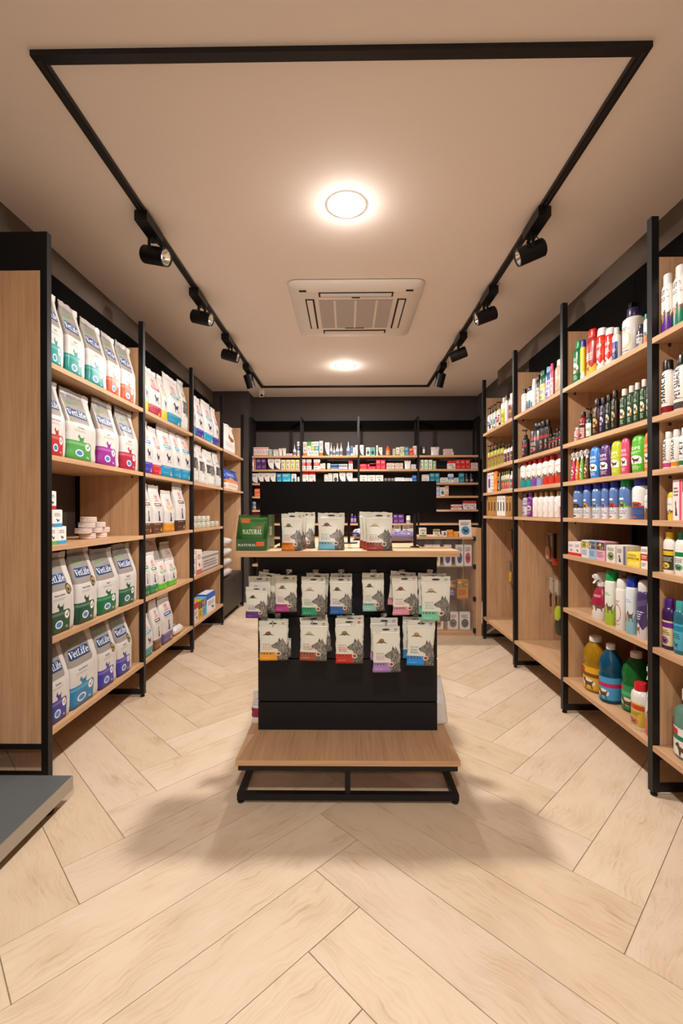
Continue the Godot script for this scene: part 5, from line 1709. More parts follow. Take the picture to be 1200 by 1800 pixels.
	row("R", 0.215, "bottom shelf, fourth bottle bay from counter", "goods on bottom shelf of fourth bottle bay", [
		["tub|lb:c8ccc4:e9e6e0:2a7a5a:8:|e6e2de|7fae98", "big translucent twin-chamber bottle with green liquid", 1.818, 0.128, 0.271, 0.102, 0.030, 0.000]])
	row("R", 1.908, "top shelf, second bottle bay from counter", "goods on top shelf of second bottle bay", [
		["round|lb:efeae6:8a8480:c8c0b8:6:|1f1816", "small white bottle with black cap", 3.398, 0.048, 0.182, 0.048, 0.020, 0.000],
		["oval|lb:efeae6:3a5a8a:4ab0c8:3:|1f1816", "white bottle with blue print and black cap", 3.295, 0.115, 0.171, 0.071, 0.020, 0.000],
		["aero|lb:efeae6:9a9490:d8d0c8:6:|ece6e0", "slim white can", 3.204, 0.036, 0.203, 0.036, 0.020, 0.000],
		["oval|lb:2a2424:d8d0c8:b0a8a0:0:|141010", "black bottle with pale label", 3.143, 0.055, 0.208, 0.034, 0.020, 0.000],
		["oval|lb:1f5a34:e0e4d0:c8d84a:0:|0f5a30", "green bottle with lime label", 3.071, 0.073, 0.218, 0.045, 0.020, 0.000],
		["oval|lb:2a5a9a:d8e0f0:b07ac0:0:|7aa0d0", "blue bottle with pale cap", 2.985, 0.083, 0.215, 0.052, 0.020, 0.000],
		["oval|lb:c8485a:f0d0d4:e0a0a8:0:|e0306a", "pink bottle with magenta cap", 2.920, 0.040, 0.216, 0.025, 0.020, 0.000],
		["oval|lb:c8b094:8a6a4a:e4d8c8:6:|ded4ca", "beige bottle with cream cap", 2.841, 0.104, 0.214, 0.064, 0.020, 0.000]])
	row("R", 1.58, "second shelf, second bottle bay from counter", "goods on second shelf of second bottle bay", [
		["pump|lb:2a2626:2e2a2a:a83034:0:|141010", "black pump bottle with green foot", 3.386, 0.054, 0.218, 0.054, 0.020, 0.000],
		["round|lb:2a2626:2e2a2a:a83034:0:|141010", "broad black bottle with red band", 3.225, 0.137, 0.228, 0.137, 0.020, 0.000],
		["round|lb:2a2626:2e2a2a:a83034:0:|141010", "dark bottle with red band and orange foot", 3.080, 0.056, 0.210, 0.056, 0.020, 0.000],
		["round|lb:2a2626:2e2a2a:a83034:0:|141010", "dark bottle with red band and violet foot", 3.004, 0.046, 0.203, 0.046, 0.020, 0.000],
		["round|lb:2a2626:2e2a2a:a83034:0:|141010", "first small black bottle with red and white label", 2.944, 0.033, 0.101, 0.033, 0.020, 0.000],
		["round|lb:2a2626:2e2a2a:a83034:0:|141010", "second small black bottle with red and white label", 2.893, 0.036, 0.099, 0.036, 0.020, 0.000],
		["round|lb:2a2626:2e2a2a:a83034:0:|141010", "third small black bottle with red and white label", 2.847, 0.026, 0.120, 0.026, 0.020, 0.000],
		["round|lb:2a2626:2e2a2a:a83034:0:|141010", "fourth small black bottle with red and white label", 2.804, 0.033, 0.124, 0.033, 0.020, 0.000]])
	row("R", 1.36, "third shelf, second bottle bay from counter", "goods on third shelf of second bottle bay", [
		["round|lb:ece8e4:2a9aa0:2a9aa0:4:|c81c22", "first white bottle with red cap and teal print", 3.418, 0.076, 0.208, 0.076, 0.020, 0.000],
		["round|lb:ece8e4:2a9aa0:2a9aa0:4:|c81c22", "second white bottle with red cap and teal print", 3.304, 0.066, 0.199, 0.066, 0.020, 0.000],
		["round|lb:ece8e4:8a4ab0:8a4ab0:4:|c81c22", "white bottle with red cap and purple print", 3.212, 0.052, 0.198, 0.052, 0.020, 0.000],
		["round|lb:ece8e4:8aa8d8:8aa8d8:4:|c81c22", "white bottle with red cap and pale blue print", 3.127, 0.057, 0.191, 0.057, 0.020, 0.000],
		["round|lb:ece8e4:d83a2c:d83a2c:4:|c81c22", "first white bottle with red cap and red print", 3.037, 0.064, 0.193, 0.064, 0.020, 0.000],
		["round|lb:ece8e4:d83a2c:d83a2c:4:|c81c22", "second white bottle with red cap and red print", 2.948, 0.058, 0.192, 0.058, 0.020, 0.000],
		["round|lb:ece8e4:d83a2c:d83a2c:4:|c81c22", "third white bottle with red cap and red print", 2.847, 0.088, 0.188, 0.088, 0.020, 0.000]])
	row("R", 1.152, "fourth shelf, second bottle bay from counter", "goods on fourth shelf of second bottle bay", [
		["oval|lb:a89cae:dcd4dc:8a7a9a:0:|3a3040", "lilac grey bottle", 3.376, 0.077, 0.165, 0.048, 0.020, 0.000],
		["oval|lb:6a2a7a:e0c8e4:a8c83a:1:|5a2470", "violet bottle", 3.286, 0.084, 0.171, 0.052, 0.020, 0.000],
		["round|lb:ece6e2:b0a8a4:c8a8a0:6:|8a6a34", "first white bottle with bronze cap", 3.196, 0.056, 0.166, 0.056, 0.020, 0.000],
		["round|lb:ece6e2:b0a8a4:c8a8a0:6:|8a6a34", "second white bottle with bronze cap", 3.109, 0.057, 0.165, 0.057, 0.020, 0.000],
		["round|lb:ece6e2:b0a8a4:c8a8a0:6:|8a6a34", "third white bottle with bronze cap", 3.026, 0.055, 0.164, 0.055, 0.020, 0.000],
		["round|lb:ece6e2:b0a8a4:c8a8a0:6:|8a6a34", "fourth white bottle with bronze cap", 2.947, 0.053, 0.163, 0.053, 0.020, 0.000],
		["round|lb:ece6e2:b0a8a4:c8a8a0:6:|8a6a34", "fifth white bottle with bronze cap", 2.860, 0.068, 0.162, 0.068, 0.020, 0.000],
		["oval|lb:ecdcdc:d07a98:e0a0b0:3:|ece4e0", "pale pink bottle", 2.792, 0.038, 0.159, 0.023, 0.020, 0.000]])
	row("R", 1.908, "top shelf, first bottle bay from counter", "goods on top shelf of first bottle bay", [
		["pump|lb:ece8e2:26221f:4a5a9a:7:|1f1a18", "spotted white pump bottle with blue label", 4.216, 0.051, 0.240, 0.051, 0.020, 0.000],
		["pump|lb:ece8e2:26221f:4a8aa0:7:|1f1a18", "first spotted white pump bottle with teal label", 4.128, 0.039, 0.237, 0.039, 0.020, 0.000],
		["pump|lb:ece8e2:26221f:3a7a9a:7:|1f1a18", "second spotted white pump bottle with teal label", 4.051, 0.041, 0.235, 0.041, 0.020, 0.000],
		["pump|lb:ece8e2:26221f:d84a5a:7:|1f1a18", "spotted white pump bottle with red label", 3.962, 0.055, 0.235, 0.055, 0.020, 0.000],
		["round|lb:efeae6:c8c02c:d8d03a:0:|c8c4c0", "white bottle with yellow label", 3.848, 0.067, 0.231, 0.067, 0.020, 0.000],
		["round|lb:efeae6:c8c0b8:d8d0c8:6:|3a3430", "white bottle with dark pump", 3.755, 0.032, 0.227, 0.032, 0.020, 0.000],
		["oval|lb:ddd4ca:8a4a3a:7a3a2c:0:|e4e0d8", "white bottle with brown label", 3.660, 0.109, 0.218, 0.068, 0.020, 0.000]])
	row("R", 1.58, "second shelf, first bottle bay from counter", "goods on second shelf of first bottle bay", [
		["pump|lb:b8b83a:a8a040:9a3a50:0:|1c1614", "first olive yellow pump bottle", 4.218, 0.051, 0.221, 0.051, 0.020, 0.000],
		["pump|lb:b8b83a:a8a040:9a3a50:0:|1c1614", "second olive yellow pump bottle", 4.122, 0.048, 0.220, 0.048, 0.020, 0.000],
		["pump|lb:b8b83a:a8a040:9a3a50:0:|1c1614", "third olive yellow pump bottle", 4.032, 0.047, 0.219, 0.047, 0.020, 0.000],
		["pump|lb:b8b83a:a8a040:9a3a50:0:|1c1614", "fourth olive yellow pump bottle", 3.946, 0.046, 0.214, 0.046, 0.020, 0.000],
		["pump|lb:b8b83a:a8a040:9a3a50:0:|1c1614", "fifth olive yellow pump bottle", 3.863, 0.045, 0.209, 0.045, 0.020, 0.000],
		["pump|lb:e0d2cc:5a2c28:6a3430:0:|2a1a18", "first white pump bottle with brown label", 3.780, 0.044, 0.176, 0.044, 0.020, 0.000],
		["pump|lb:e0d2cc:5a2c28:6a3430:0:|2a1a18", "second white pump bottle with brown label", 3.704, 0.037, 0.176, 0.037, 0.020, 0.000],
		["pump|lb:e0d2cc:5a2c28:6a3430:0:|2a1a18", "third white pump bottle with brown label", 3.633, 0.039, 0.176, 0.039, 0.020, 0.000]])
	row("R", 1.36, "third shelf, first bottle bay from counter", "goods on third shelf of first bottle bay", [
		["box|bx:d4ccd4:4a3a6a:8", "grey lilac carton with dark lettering", 4.170, 0.116, 0.178, 0.050, 0.020, 0.000],
		["box|bx:e4dcd6:b0a098:9", "slim pale carton", 4.081, 0.053, 0.176, 0.050, 0.020, 0.000],
		["box|bx:e0801c:f0c080:6", "tall orange carton", 4.000, 0.087, 0.177, 0.050, 0.020, 0.000],
		["box|bx:2a2420:c8a04a:4", "black and gold carton", 3.913, 0.069, 0.155, 0.050, 0.020, 0.000],
		["round|lb:d8d4c0:c84a3a:5a7a3a:0:|6a6a3a", "first small bottle with olive cap", 3.847, 0.026, 0.155, 0.026, 0.020, 0.000],
		["round|lb:d8d4c0:c84a3a:5a7a3a:0:|6a6a3a", "second small bottle with olive cap", 3.796, 0.026, 0.156, 0.026, 0.020, 0.000],
		["round|lb:d8d4c0:c84a3a:5a7a3a:0:|6a6a3a", "third small bottle with olive cap", 3.745, 0.026, 0.156, 0.026, 0.020, 0.000],
		["round|lb:d8d4c0:c84a3a:5a7a3a:0:|6a6a3a", "fourth small bottle with olive cap", 3.697, 0.025, 0.156, 0.025, 0.020, 0.000],
		["round|lb:d8d8e0:c83a4a:3a6aa0:0:|c8c8d0", "small bottle with red and blue label", 3.634, 0.039, 0.146, 0.039, 0.020, 0.000]])
	row("R", 1.152, "fourth shelf, first bottle bay from counter", "goods on fourth shelf of first bottle bay", [
		["box|bx:b08040:4a2c18:8", "first gold carton with dark window", 4.180, 0.078, 0.174, 0.050, 0.020, 0.000],
		["box|bx:b08040:4a2c18:8", "second gold carton with dark window", 4.100, 0.071, 0.171, 0.050, 0.020, 0.000],
		["box|bx:b08040:4a2c18:8", "third gold carton with dark window", 4.024, 0.073, 0.169, 0.050, 0.020, 0.000],
		["box|bx:e4dfda:2a2626:8", "first white carton with black window", 3.929, 0.069, 0.170, 0.050, 0.020, 0.000],
		["box|bx:e4dfda:2a2626:8", "second white carton with black window", 3.859, 0.063, 0.168, 0.050, 0.020, 0.000],
		["box|bx:e4dfda:2a2626:8", "third white carton with black window", 3.791, 0.064, 0.165, 0.050, 0.020, 0.000],
		["box|bx:b08040:4a2c18:8", "fourth gold carton with dark window", 3.712, 0.066, 0.158, 0.050, 0.020, 0.000],
		["box|bx:b08040:4a2c18:8", "fifth gold carton with dark window", 3.644, 0.063, 0.156, 0.050, 0.020, 0.000]])
	row("B", 1.925, "top shelf, first back-wall bay from camera", "goods on top shelf of first carton bay", [
		["box|bx:e4dcd8:d07a80:9", "first pink-lined white carton in a row of five", -1.213, 0.037, 0.116, 0.070, 0.030, 0.000],
		["box|bx:e4dcd8:d07a80:9", "second pink-lined white carton in a row of five", -1.174, 0.037, 0.116, 0.070, 0.030, 0.000],
		["box|bx:e4dcd8:d07a80:9", "third pink-lined white carton in a row of five", -1.135, 0.037, 0.116, 0.070, 0.030, 0.000],
		["box|bx:e4dcd8:d07a80:9", "fourth pink-lined white carton in a row of five", -1.096, 0.037, 0.116, 0.070, 0.030, 0.000],
		["box|bx:e4dcd8:d07a80:9", "fifth pink-lined white carton in a row of five", -1.057, 0.037, 0.116, 0.070, 0.030, 0.000],
		["box|bx:c8d0cc:2a8a7a:4", "small teal-edged carton", -1.005, 0.047, 0.089, 0.070, 0.030, 0.000],
		["box|bx:e2ddd8:c8b0a8:1", "squat white carton", -0.938, 0.060, 0.087, 0.070, 0.030, 0.000],
		["pouch|sv:4", "first crumpled white foil packet", -0.880, 0.045, 0.102, 0.040, 0.030, 0.000],
		["pouch|sv:4", "second crumpled white foil packet", -0.829, 0.047, 0.104, 0.040, 0.030, 0.000],
		["box|bx:d8d4d0:9a9490:9", "flat white carton", -0.761, 0.084, 0.033, 0.070, 0.030, 0.000],
		["nozzle|lb:e4e2dc:8a8a9a:4a7ab0:9:|e8e4de", "white dropper bottle", -0.692, 0.042, 0.154, 0.035, 0.030, 0.000],
		["box|bx:e8e4e0:2a5a9a:3", "tall white carton with blue block", -0.634, 0.039, 0.190, 0.070, 0.030, 0.000]])
	row("B", 1.925, "top shelf, second back-wall bay from camera", "goods on top shelf of second carton bay", [
		["box|bx:d8cdc6:d8702c:0", "tall carton with orange foot", -0.553, 0.050, 0.186, 0.070, 0.030, 0.000],
		["box|bx:e2e4da:4a9a3a:1", "tall carton with green head", -0.499, 0.050, 0.186, 0.070, 0.030, 0.000],
		["box|bx:e8e2dc:d8a03a:3", "tall carton with amber block", -0.449, 0.043, 0.186, 0.070, 0.030, 0.000],
		["box|bx:e6e6e2:2a9aa0:3", "tall carton with teal block", -0.399, 0.049, 0.189, 0.070, 0.030, 0.000],
		["box|bx:e0d2cc:d8702c:0", "tallest carton with orange foot", -0.341, 0.047, 0.198, 0.070, 0.030, 0.000],
		["box|bx:e6e2dc:3a3a3a:2", "white carton with dark swoosh", -0.259, 0.058, 0.176, 0.070, 0.030, 0.000],
		["nozzle|lb:e4e0d8:8a8a9a:4a7ab0:9:|e8e4de", "first white dropper bottle", -0.208, 0.034, 0.178, 0.035, 0.030, 0.000],
		["nozzle|lb:e4e0d8:8a8a9a:4a7ab0:9:|e8e4de", "short white dropper bottle", -0.170, 0.033, 0.128, 0.035, 0.030, 0.000],
		["nozzle|lb:d8d4d0:8a8a9a:4a7ab0:9:|e8e4de", "white dropper bottle with dark print", -0.126, 0.048, 0.171, 0.035, 0.030, 0.000],
		["nozzle|lb:e4e0da:8a8a9a:4a7ab0:9:|e8e4de", "second white dropper bottle", -0.077, 0.039, 0.177, 0.035, 0.030, 0.000],
		["nozzle|lb:8ab8e0:8a8a9a:4a7ab0:9:|e8ecf0", "pale blue dropper bottle", 0.018, 0.052, 0.188, 0.035, 0.030, 0.000],
		["box|bx:5a7ab8:e8e4d8:0", "blue and cream carton", 0.064, 0.029, 0.131, 0.070, 0.030, 0.000],
		["box|bx:e6e0d0:d8c05a:0", "cream carton", 0.094, 0.026, 0.111, 0.070, 0.030, 0.000],
		["box|bx:e9e5df:a09a94:2", "slim white carton", 0.127, 0.034, 0.140, 0.070, 0.030, 0.000]])
	row("B", 1.925, "top shelf, third back-wall bay from camera", "goods on top shelf of third carton bay", [
		["box|bx:e6e2dc:4a4a4a:2", "tall white carton with dark swoosh", 0.194, 0.049, 0.141, 0.070, 0.030, 0.000],
		["box|bx:dcdcd6:3a6a6a:5", "white carton with grey picture", 0.277, 0.052, 0.109, 0.070, 0.030, 0.000],
		["box|bx:6ab0a4:3a4a4a:5", "teal carton with round picture", 0.337, 0.058, 0.109, 0.070, 0.030, 0.000],
		["box|bx:e6e6e0:4a4a4a:4", "slim tall white carton", 0.399, 0.027, 0.135, 0.070, 0.030, 0.000],
		["box|bx:e6dfd6:6a4a3a:2", "white carton with brown swoosh", 0.441, 0.047, 0.109, 0.070, 0.030, 0.000],
		["round|lb:e0561c:f0b890:f0c8a0:9:|d84a14", "orange round bottle", 0.539, 0.055, 0.122, 0.050, 0.030, 0.000],
		["box|bx:c8c0a0:8a8a5a:4", "pale olive carton", 0.623, 0.038, 0.090, 0.070, 0.030, 0.000],
		["box|bx:ded8cc:a89a6a:0", "cream carton with tan foot", 0.669, 0.046, 0.108, 0.070, 0.030, 0.000],
		["box|bx:d8ccae:a08a5a:3", "sand carton", 0.725, 0.055, 0.115, 0.070, 0.030, 0.000],
		["box|bx:2a8aa0:d8e8ea:6", "teal carton with pale print", 0.783, 0.052, 0.114, 0.070, 0.030, 0.000],
		["box|bx:c83a2c:f0e0d8:6", "red carton with pale print", 0.842, 0.055, 0.100, 0.070, 0.030, 0.000],
		["box|bx:d8d0c4:a89a8a:2", "beige carton", 0.893, 0.042, 0.128, 0.070, 0.030, 0.000]])
	row("B", 1.925, "top shelf, fourth back-wall bay from camera", "goods on top shelf of fourth carton bay", [
		["box|bx:2a2624:e0dcd6:8", "black carton with white window", 1.008, 0.068, 0.127, 0.070, 0.030, 0.000],
		["pouch|sv:4", "crumpled white blister bundle", 1.159, 0.109, 0.113, 0.050, 0.030, 0.000],
		["box|bx:dcd6cf:c8503a:9", "flat white and red carton under another", 1.336, 0.125, 0.050, 0.070, 0.030, 0.000],
		["box|bx:dcd6cf:c8503a:9", "flat white and red carton lying on top", 1.329, 0.112, 0.035, 0.070, 0.030, 0.051]])
	row("B", 1.745, "second shelf, first back-wall bay from camera", "goods on second shelf of first carton bay", [
		["box|bx:e6dedb:b83a3c:4", "white carton with red edge", -1.239, 0.068, 0.165, 0.070, 0.030, 0.000],
		["box|bx:4a2460:d8c8e0:6", "first purple carton", -1.163, 0.063, 0.155, 0.070, 0.030, 0.000],
		["box|bx:4a2460:d8c8e0:6", "second purple carton", -1.097, 0.063, 0.154, 0.070, 0.030, 0.000],
		["box|bx:e8e4e0:2a2630:2", "first white carton with black swoosh", -1.003, 0.079, 0.145, 0.070, 0.030, 0.000],
		["box|bx:e8e4e0:2a2630:2", "second white carton with black swoosh", -0.916, 0.079, 0.145, 0.070, 0.030, 0.000],
		["box|bx:ded8c0:d8c828:4", "first cream carton with yellow edge", -0.836, 0.059, 0.131, 0.070, 0.030, 0.000],
		["box|bx:ded8c0:d8c828:4", "second cream carton with yellow edge", -0.772, 0.059, 0.131, 0.070, 0.030, 0.000],
		["box|bx:ded8c0:d8c828:4", "third cream carton with yellow edge", -0.708, 0.059, 0.131, 0.070, 0.030, 0.000],
		["box|bx:ded8c0:d8c828:4", "fourth cream carton with yellow edge", -0.643, 0.059, 0.130, 0.070, 0.030, 0.000]])
	row("B", 1.745, "second shelf, second back-wall bay from camera", "goods on second shelf of second carton bay", [
		["box|bx:e6dfdb:c8282a:3", "first white carton with red block", -0.568, 0.047, 0.137, 0.070, 0.030, 0.000],
		["box|bx:e6dfdb:c8282a:3", "second white carton with red block", -0.501, 0.063, 0.136, 0.070, 0.030, 0.000],
		["box|bx:e6dfdb:c8282a:3", "broad white carton with red block", -0.397, 0.083, 0.136, 0.070, 0.030, 0.000],
		["box|bx:e4ded6:c8a080:0", "first small cream carton", -0.338, 0.030, 0.077, 0.070, 0.030, 0.000],
		["box|bx:e4ded6:c8a080:0", "second small cream carton", -0.303, 0.034, 0.083, 0.070, 0.030, 0.000],
		["box|bx:e6e2da:8ab060:0", "white carton beside blue ones", -0.240, 0.039, 0.081, 0.070, 0.030, 0.000],
		["box|bx:3a6aa0:d8e0ea:9", "low blue and white carton", -0.162, 0.107, 0.050, 0.070, 0.030, 0.000],
		["box|bx:d8dce2:4a6a9a:9", "low grey white carton", -0.049, 0.113, 0.050, 0.070, 0.030, 0.000],
		["box|bx:2a5a9a:e8ecf2:9", "upper low blue carton", -0.162, 0.107, 0.034, 0.070, 0.030, 0.037],
		["box|bx:c8ccd2:6a7a8a:9", "upper low grey carton", -0.049, 0.113, 0.034, 0.070, 0.030, 0.037],
		["box|bx:e0d0d0:c83a5a:1", "grey carton with pink head", 0.048, 0.055, 0.108, 0.070, 0.030, 0.000]])
	row("B", 1.745, "second shelf, third back-wall bay from camera", "goods on second shelf of third carton bay", [
		["box|bx:c82a3c:f0d8d8:6", "first low red carton", 0.215, 0.093, 0.070, 0.070, 0.030, 0.000],
		["box|bx:c82a3c:f0d8d8:6", "second low red carton", 0.322, 0.110, 0.070, 0.070, 0.030, 0.000],
		["box|bx:8a1c2c:d8a8a8:6", "upper dark red carton", 0.336, 0.084, 0.040, 0.070, 0.030, 0.041],
		["box|bx:d02a44:f4dcdc:6", "first tall bright red carton", 0.411, 0.057, 0.125, 0.070, 0.030, 0.000],
		["box|bx:d02a44:f4dcdc:6", "second tall bright red carton", 0.473, 0.059, 0.124, 0.070, 0.030, 0.000],
		["box|bx:e0d6cc:8a4a3a:9", "first lower cream carton of a two-high stack", 0.571, 0.104, 0.041, 0.070, 0.030, 0.000],
		["box|bx:e0d6cc:8a4a3a:9", "first upper cream carton of a two-high stack", 0.571, 0.104, 0.041, 0.070, 0.030, 0.042],
		["box|bx:e0d6cc:8a4a3a:9", "second lower cream carton of a two-high stack", 0.683, 0.104, 0.041, 0.070, 0.030, 0.000],
		["box|bx:e0d6cc:8a4a3a:9", "second upper cream carton of a two-high stack", 0.683, 0.104, 0.041, 0.070, 0.030, 0.042],
		["pouch|sv:4", "crumpled silver foil bundle", 0.799, 0.081, 0.116, 0.050, 0.030, 0.000],
		["box|bx:d8d8da:9a9aa0:9", "small grey carton", 0.874, 0.061, 0.064, 0.070, 0.030, 0.000]])
	row("B", 1.745, "second shelf, fourth back-wall bay from camera", "goods on second shelf of fourth carton bay", [
		["box|bx:e4e8dc:6ab82c:4", "first white carton with green and blue edge", 0.988, 0.052, 0.123, 0.070, 0.030, 0.000],
		["box|bx:e4e8dc:6ab82c:4", "second white carton with green and blue edge", 1.044, 0.052, 0.122, 0.070, 0.030, 0.000],
		["box|bx:e4e8dc:6ab82c:4", "third white carton with green and blue edge", 1.100, 0.052, 0.122, 0.070, 0.030, 0.000],
		["box|bx:d0ccc6:5a6a7a:4", "slim grey carton", 1.152, 0.040, 0.108, 0.070, 0.030, 0.000],
		["box|bx:e0d8d2:c8302c:1", "white carton with red head", 1.373, 0.095, 0.108, 0.070, 0.030, 0.000],
		["box|bx:c82a24:f0d4cc:6", "first bright red carton", 1.456, 0.060, 0.121, 0.070, 0.030, 0.000],
		["box|bx:c82a24:f0d4cc:6", "second bright red carton", 1.520, 0.060, 0.121, 0.070, 0.030, 0.000],
		["box|bx:c82a24:f0d4cc:6", "third bright red carton", 1.584, 0.060, 0.121, 0.070, 0.030, 0.000],
		["box|bx:dcd6d2:b86a6a:9", "lower white carton stacked at the end", 1.669, 0.089, 0.041, 0.070, 0.030, 0.000],
		["box|bx:dcd6d2:b86a6a:9", "upper white carton stacked at the end", 1.669, 0.089, 0.041, 0.070, 0.030, 0.042]])
	row("B", 1.566, "third shelf, first back-wall bay from camera", "goods on third shelf of first carton bay", [
		["box|bx:dcd8d4:3a3a3a:2", "white carton with dark curve", -1.224, 0.095, 0.132, 0.070, 0.030, 0.000],
		["box|bx:e4e0dc:2a2838:2", "first tall white carton with navy curve", -1.135, 0.075, 0.139, 0.070, 0.030, 0.000],
		["box|bx:e4e0dc:2a2838:2", "second tall white carton with navy curve", -1.056, 0.075, 0.139, 0.070, 0.030, 0.000],
		["box|bx:e4e0dc:2a2838:2", "third tall white carton with navy curve", -0.977, 0.075, 0.139, 0.070, 0.030, 0.000],
		["box|bx:2a8ab0:d0ecf4:6", "turquoise carton", -0.894, 0.060, 0.131, 0.070, 0.030, 0.000],
		["box|bx:2a9aba:d0ecf4:6", "broad turquoise carton", -0.799, 0.113, 0.133, 0.070, 0.030, 0.000],
		["box|bx:e4e6e2:3a8a8a:5", "white carton with teal picture", -0.701, 0.063, 0.122, 0.070, 0.030, 0.000],
		["box|bx:e8e4de:b0a8a0:9", "tiny white carton", -0.639, 0.025, 0.083, 0.070, 0.030, 0.000]])
	row("B", 1.566, "third shelf, second back-wall bay from camera", "goods on third shelf of second carton bay", [
		["box|bx:e6ddd8:c8282c:1", "first white carton with red head", -0.546, 0.079, 0.158, 0.070, 0.030, 0.000],
		["box|bx:e6ddd8:c8282c:1", "second white carton with red head", -0.459, 0.083, 0.158, 0.070, 0.030, 0.000],
		["box|bx:e4ded6:a89a90:9", "first plain cream carton", -0.275, 0.048, 0.112, 0.070, 0.030, 0.000],
		["box|bx:e4ded6:a89a90:9", "second plain cream carton", -0.220, 0.055, 0.129, 0.070, 0.030, 0.000],
		["box|bx:e6e2dc:4a4a4a:5", "white carton with small picture", -0.149, 0.065, 0.128, 0.070, 0.030, 0.000],
		["box|bx:e8e4de:3a3a3a:2", "first white carton with fine curve", -0.060, 0.081, 0.141, 0.070, 0.030, 0.000],
		["box|bx:e8e4de:3a3a3a:2", "second white carton with fine curve", 0.032, 0.081, 0.141, 0.070, 0.030, 0.000],
		["box|bx:e4e0da:a0a09a:9", "low white carton", 0.106, 0.063, 0.062, 0.070, 0.030, 0.000]])
	row("B", 1.566, "third shelf, third back-wall bay from camera", "goods on third shelf of third carton bay", [
		["box|bx:e4e4dc:7ab03a:0", "first white carton with green foot", 0.218, 0.099, 0.103, 0.070, 0.030, 0.000],
		["box|bx:e4e4dc:7ab03a:0", "second white carton with green foot", 0.322, 0.099, 0.103, 0.070, 0.030, 0.000],
		["box|bx:e4e4dc:7ab03a:0", "third white carton with green foot", 0.426, 0.099, 0.102, 0.070, 0.030, 0.000],
		["can|bx:5a5654:b0aca6:9", "first small dark tin", 0.510, 0.044, 0.063, 0.035, 0.030, 0.000],
		["can|bx:5a5654:b0aca6:9", "second small dark tin", 0.557, 0.044, 0.063, 0.035, 0.030, 0.000],
		["can|bx:5a5654:b0aca6:9", "third small dark tin", 0.603, 0.044, 0.063, 0.035, 0.030, 0.000],
		["box|bx:e0dcd6:6a9ab0:9", "low white carton", 0.691, 0.120, 0.070, 0.070, 0.030, 0.000],
		["box|bx:e0dcd6:4a7aa0:9", "low white and blue carton", 0.806, 0.098, 0.065, 0.070, 0.030, 0.000],
		["box|bx:1f5ab0:d8e4f4:6", "blue carton", 0.885, 0.055, 0.101, 0.070, 0.030, 0.000]])
	row("B", 1.566, "third shelf, fourth back-wall bay from camera", "goods on third shelf of fourth carton bay", [
		["box|bx:dedad4:a8a29c:9", "white carton with grey lines", 1.030, 0.093, 0.106, 0.070, 0.030, 0.000],
		["box|bx:1f7a90:d0e8ec:6", "first dark turquoise carton", 1.119, 0.063, 0.130, 0.070, 0.030, 0.000],
		["box|bx:1f7a90:d0e8ec:6", "second dark turquoise carton", 1.184, 0.056, 0.130, 0.070, 0.030, 0.000],
		["box|bx:e4e0da:8a8a8a:9", "low wide white carton", 1.273, 0.104, 0.068, 0.070, 0.030, 0.000],
		["box|bx:dde2ea:3a6ab0:3", "white carton with blue block", 1.363, 0.065, 0.116, 0.070, 0.030, 0.000],
		["box|bx:dcd8d2:6a7a9a:9", "low white and navy carton", 1.431, 0.065, 0.064, 0.070, 0.030, 0.000],
		["box|bx:1f7a90:d0e8ec:6", "third dark turquoise carton", 1.503, 0.068, 0.129, 0.070, 0.030, 0.000],
		["jar|lb:1c1a1c:3a3638:6a6460:9:|141214", "first black jar", 1.576, 0.054, 0.115, 0.045, 0.030, 0.000],
		["jar|lb:1c1a1c:3a3638:6a6460:9:|141214", "second black jar", 1.638, 0.054, 0.115, 0.045, 0.030, 0.000]])
	row("B", 1.394, "fourth shelf, first back-wall bay from camera", "goods on fourth shelf of first carton bay", [
		["box|bx:d8683c:f0d0b8:6", "orange red carton", -1.181, 0.079, 0.100, 0.070, 0.030, 0.000]])
	row("B", 1.394, "fourth shelf, fourth back-wall bay from camera", "goods on fourth shelf of fourth carton bay", [
		["box|bx:9aa4d0:e4e6f4:6", "lilac carton", 1.189, 0.057, 0.129, 0.070, 0.030, 0.000],
		["box|bx:e4e0d6:5a8a7a:5", "white carton with green picture", 1.252, 0.060, 0.114, 0.070, 0.030, 0.000],
		["box|bx:e8cdbd:d8886a:0", "peach carton", 1.309, 0.046, 0.134, 0.070, 0.030, 0.000]])
	row("B", 1.215, "fifth shelf, first back-wall bay from camera", "goods on fifth shelf of first carton bay", [
		["jar|lb:4a5a8a:c8a86a:8a6a3a:9:|8a94b0", "blue and gold jar", -1.231, 0.055, 0.110, 0.050, 0.030, 0.000]])
	row("B", 1.215, "fifth shelf, fourth back-wall bay from camera", "goods on fifth shelf of fourth carton bay", [
		["box|bx:e4d8d4:c8282c:3", "low white carton with red block", 1.440, 0.131, 0.064, 0.070, 0.030, 0.000],
		["box|bx:e2dcd8:c8302c:1", "first white carton with red head", 1.568, 0.088, 0.112, 0.070, 0.030, 0.000],
		["box|bx:e2dcd8:c8302c:1", "second white carton with red head", 1.654, 0.075, 0.112, 0.070, 0.030, 0.000]])
	row("B", 1.036, "sixth shelf, first back-wall bay from camera", "goods on sixth shelf of first carton bay", [
		["box|bx:5a1c18:b04a3c:6", "dark red carton", -1.210, 0.138, 0.170, 0.070, 0.030, 0.000]])
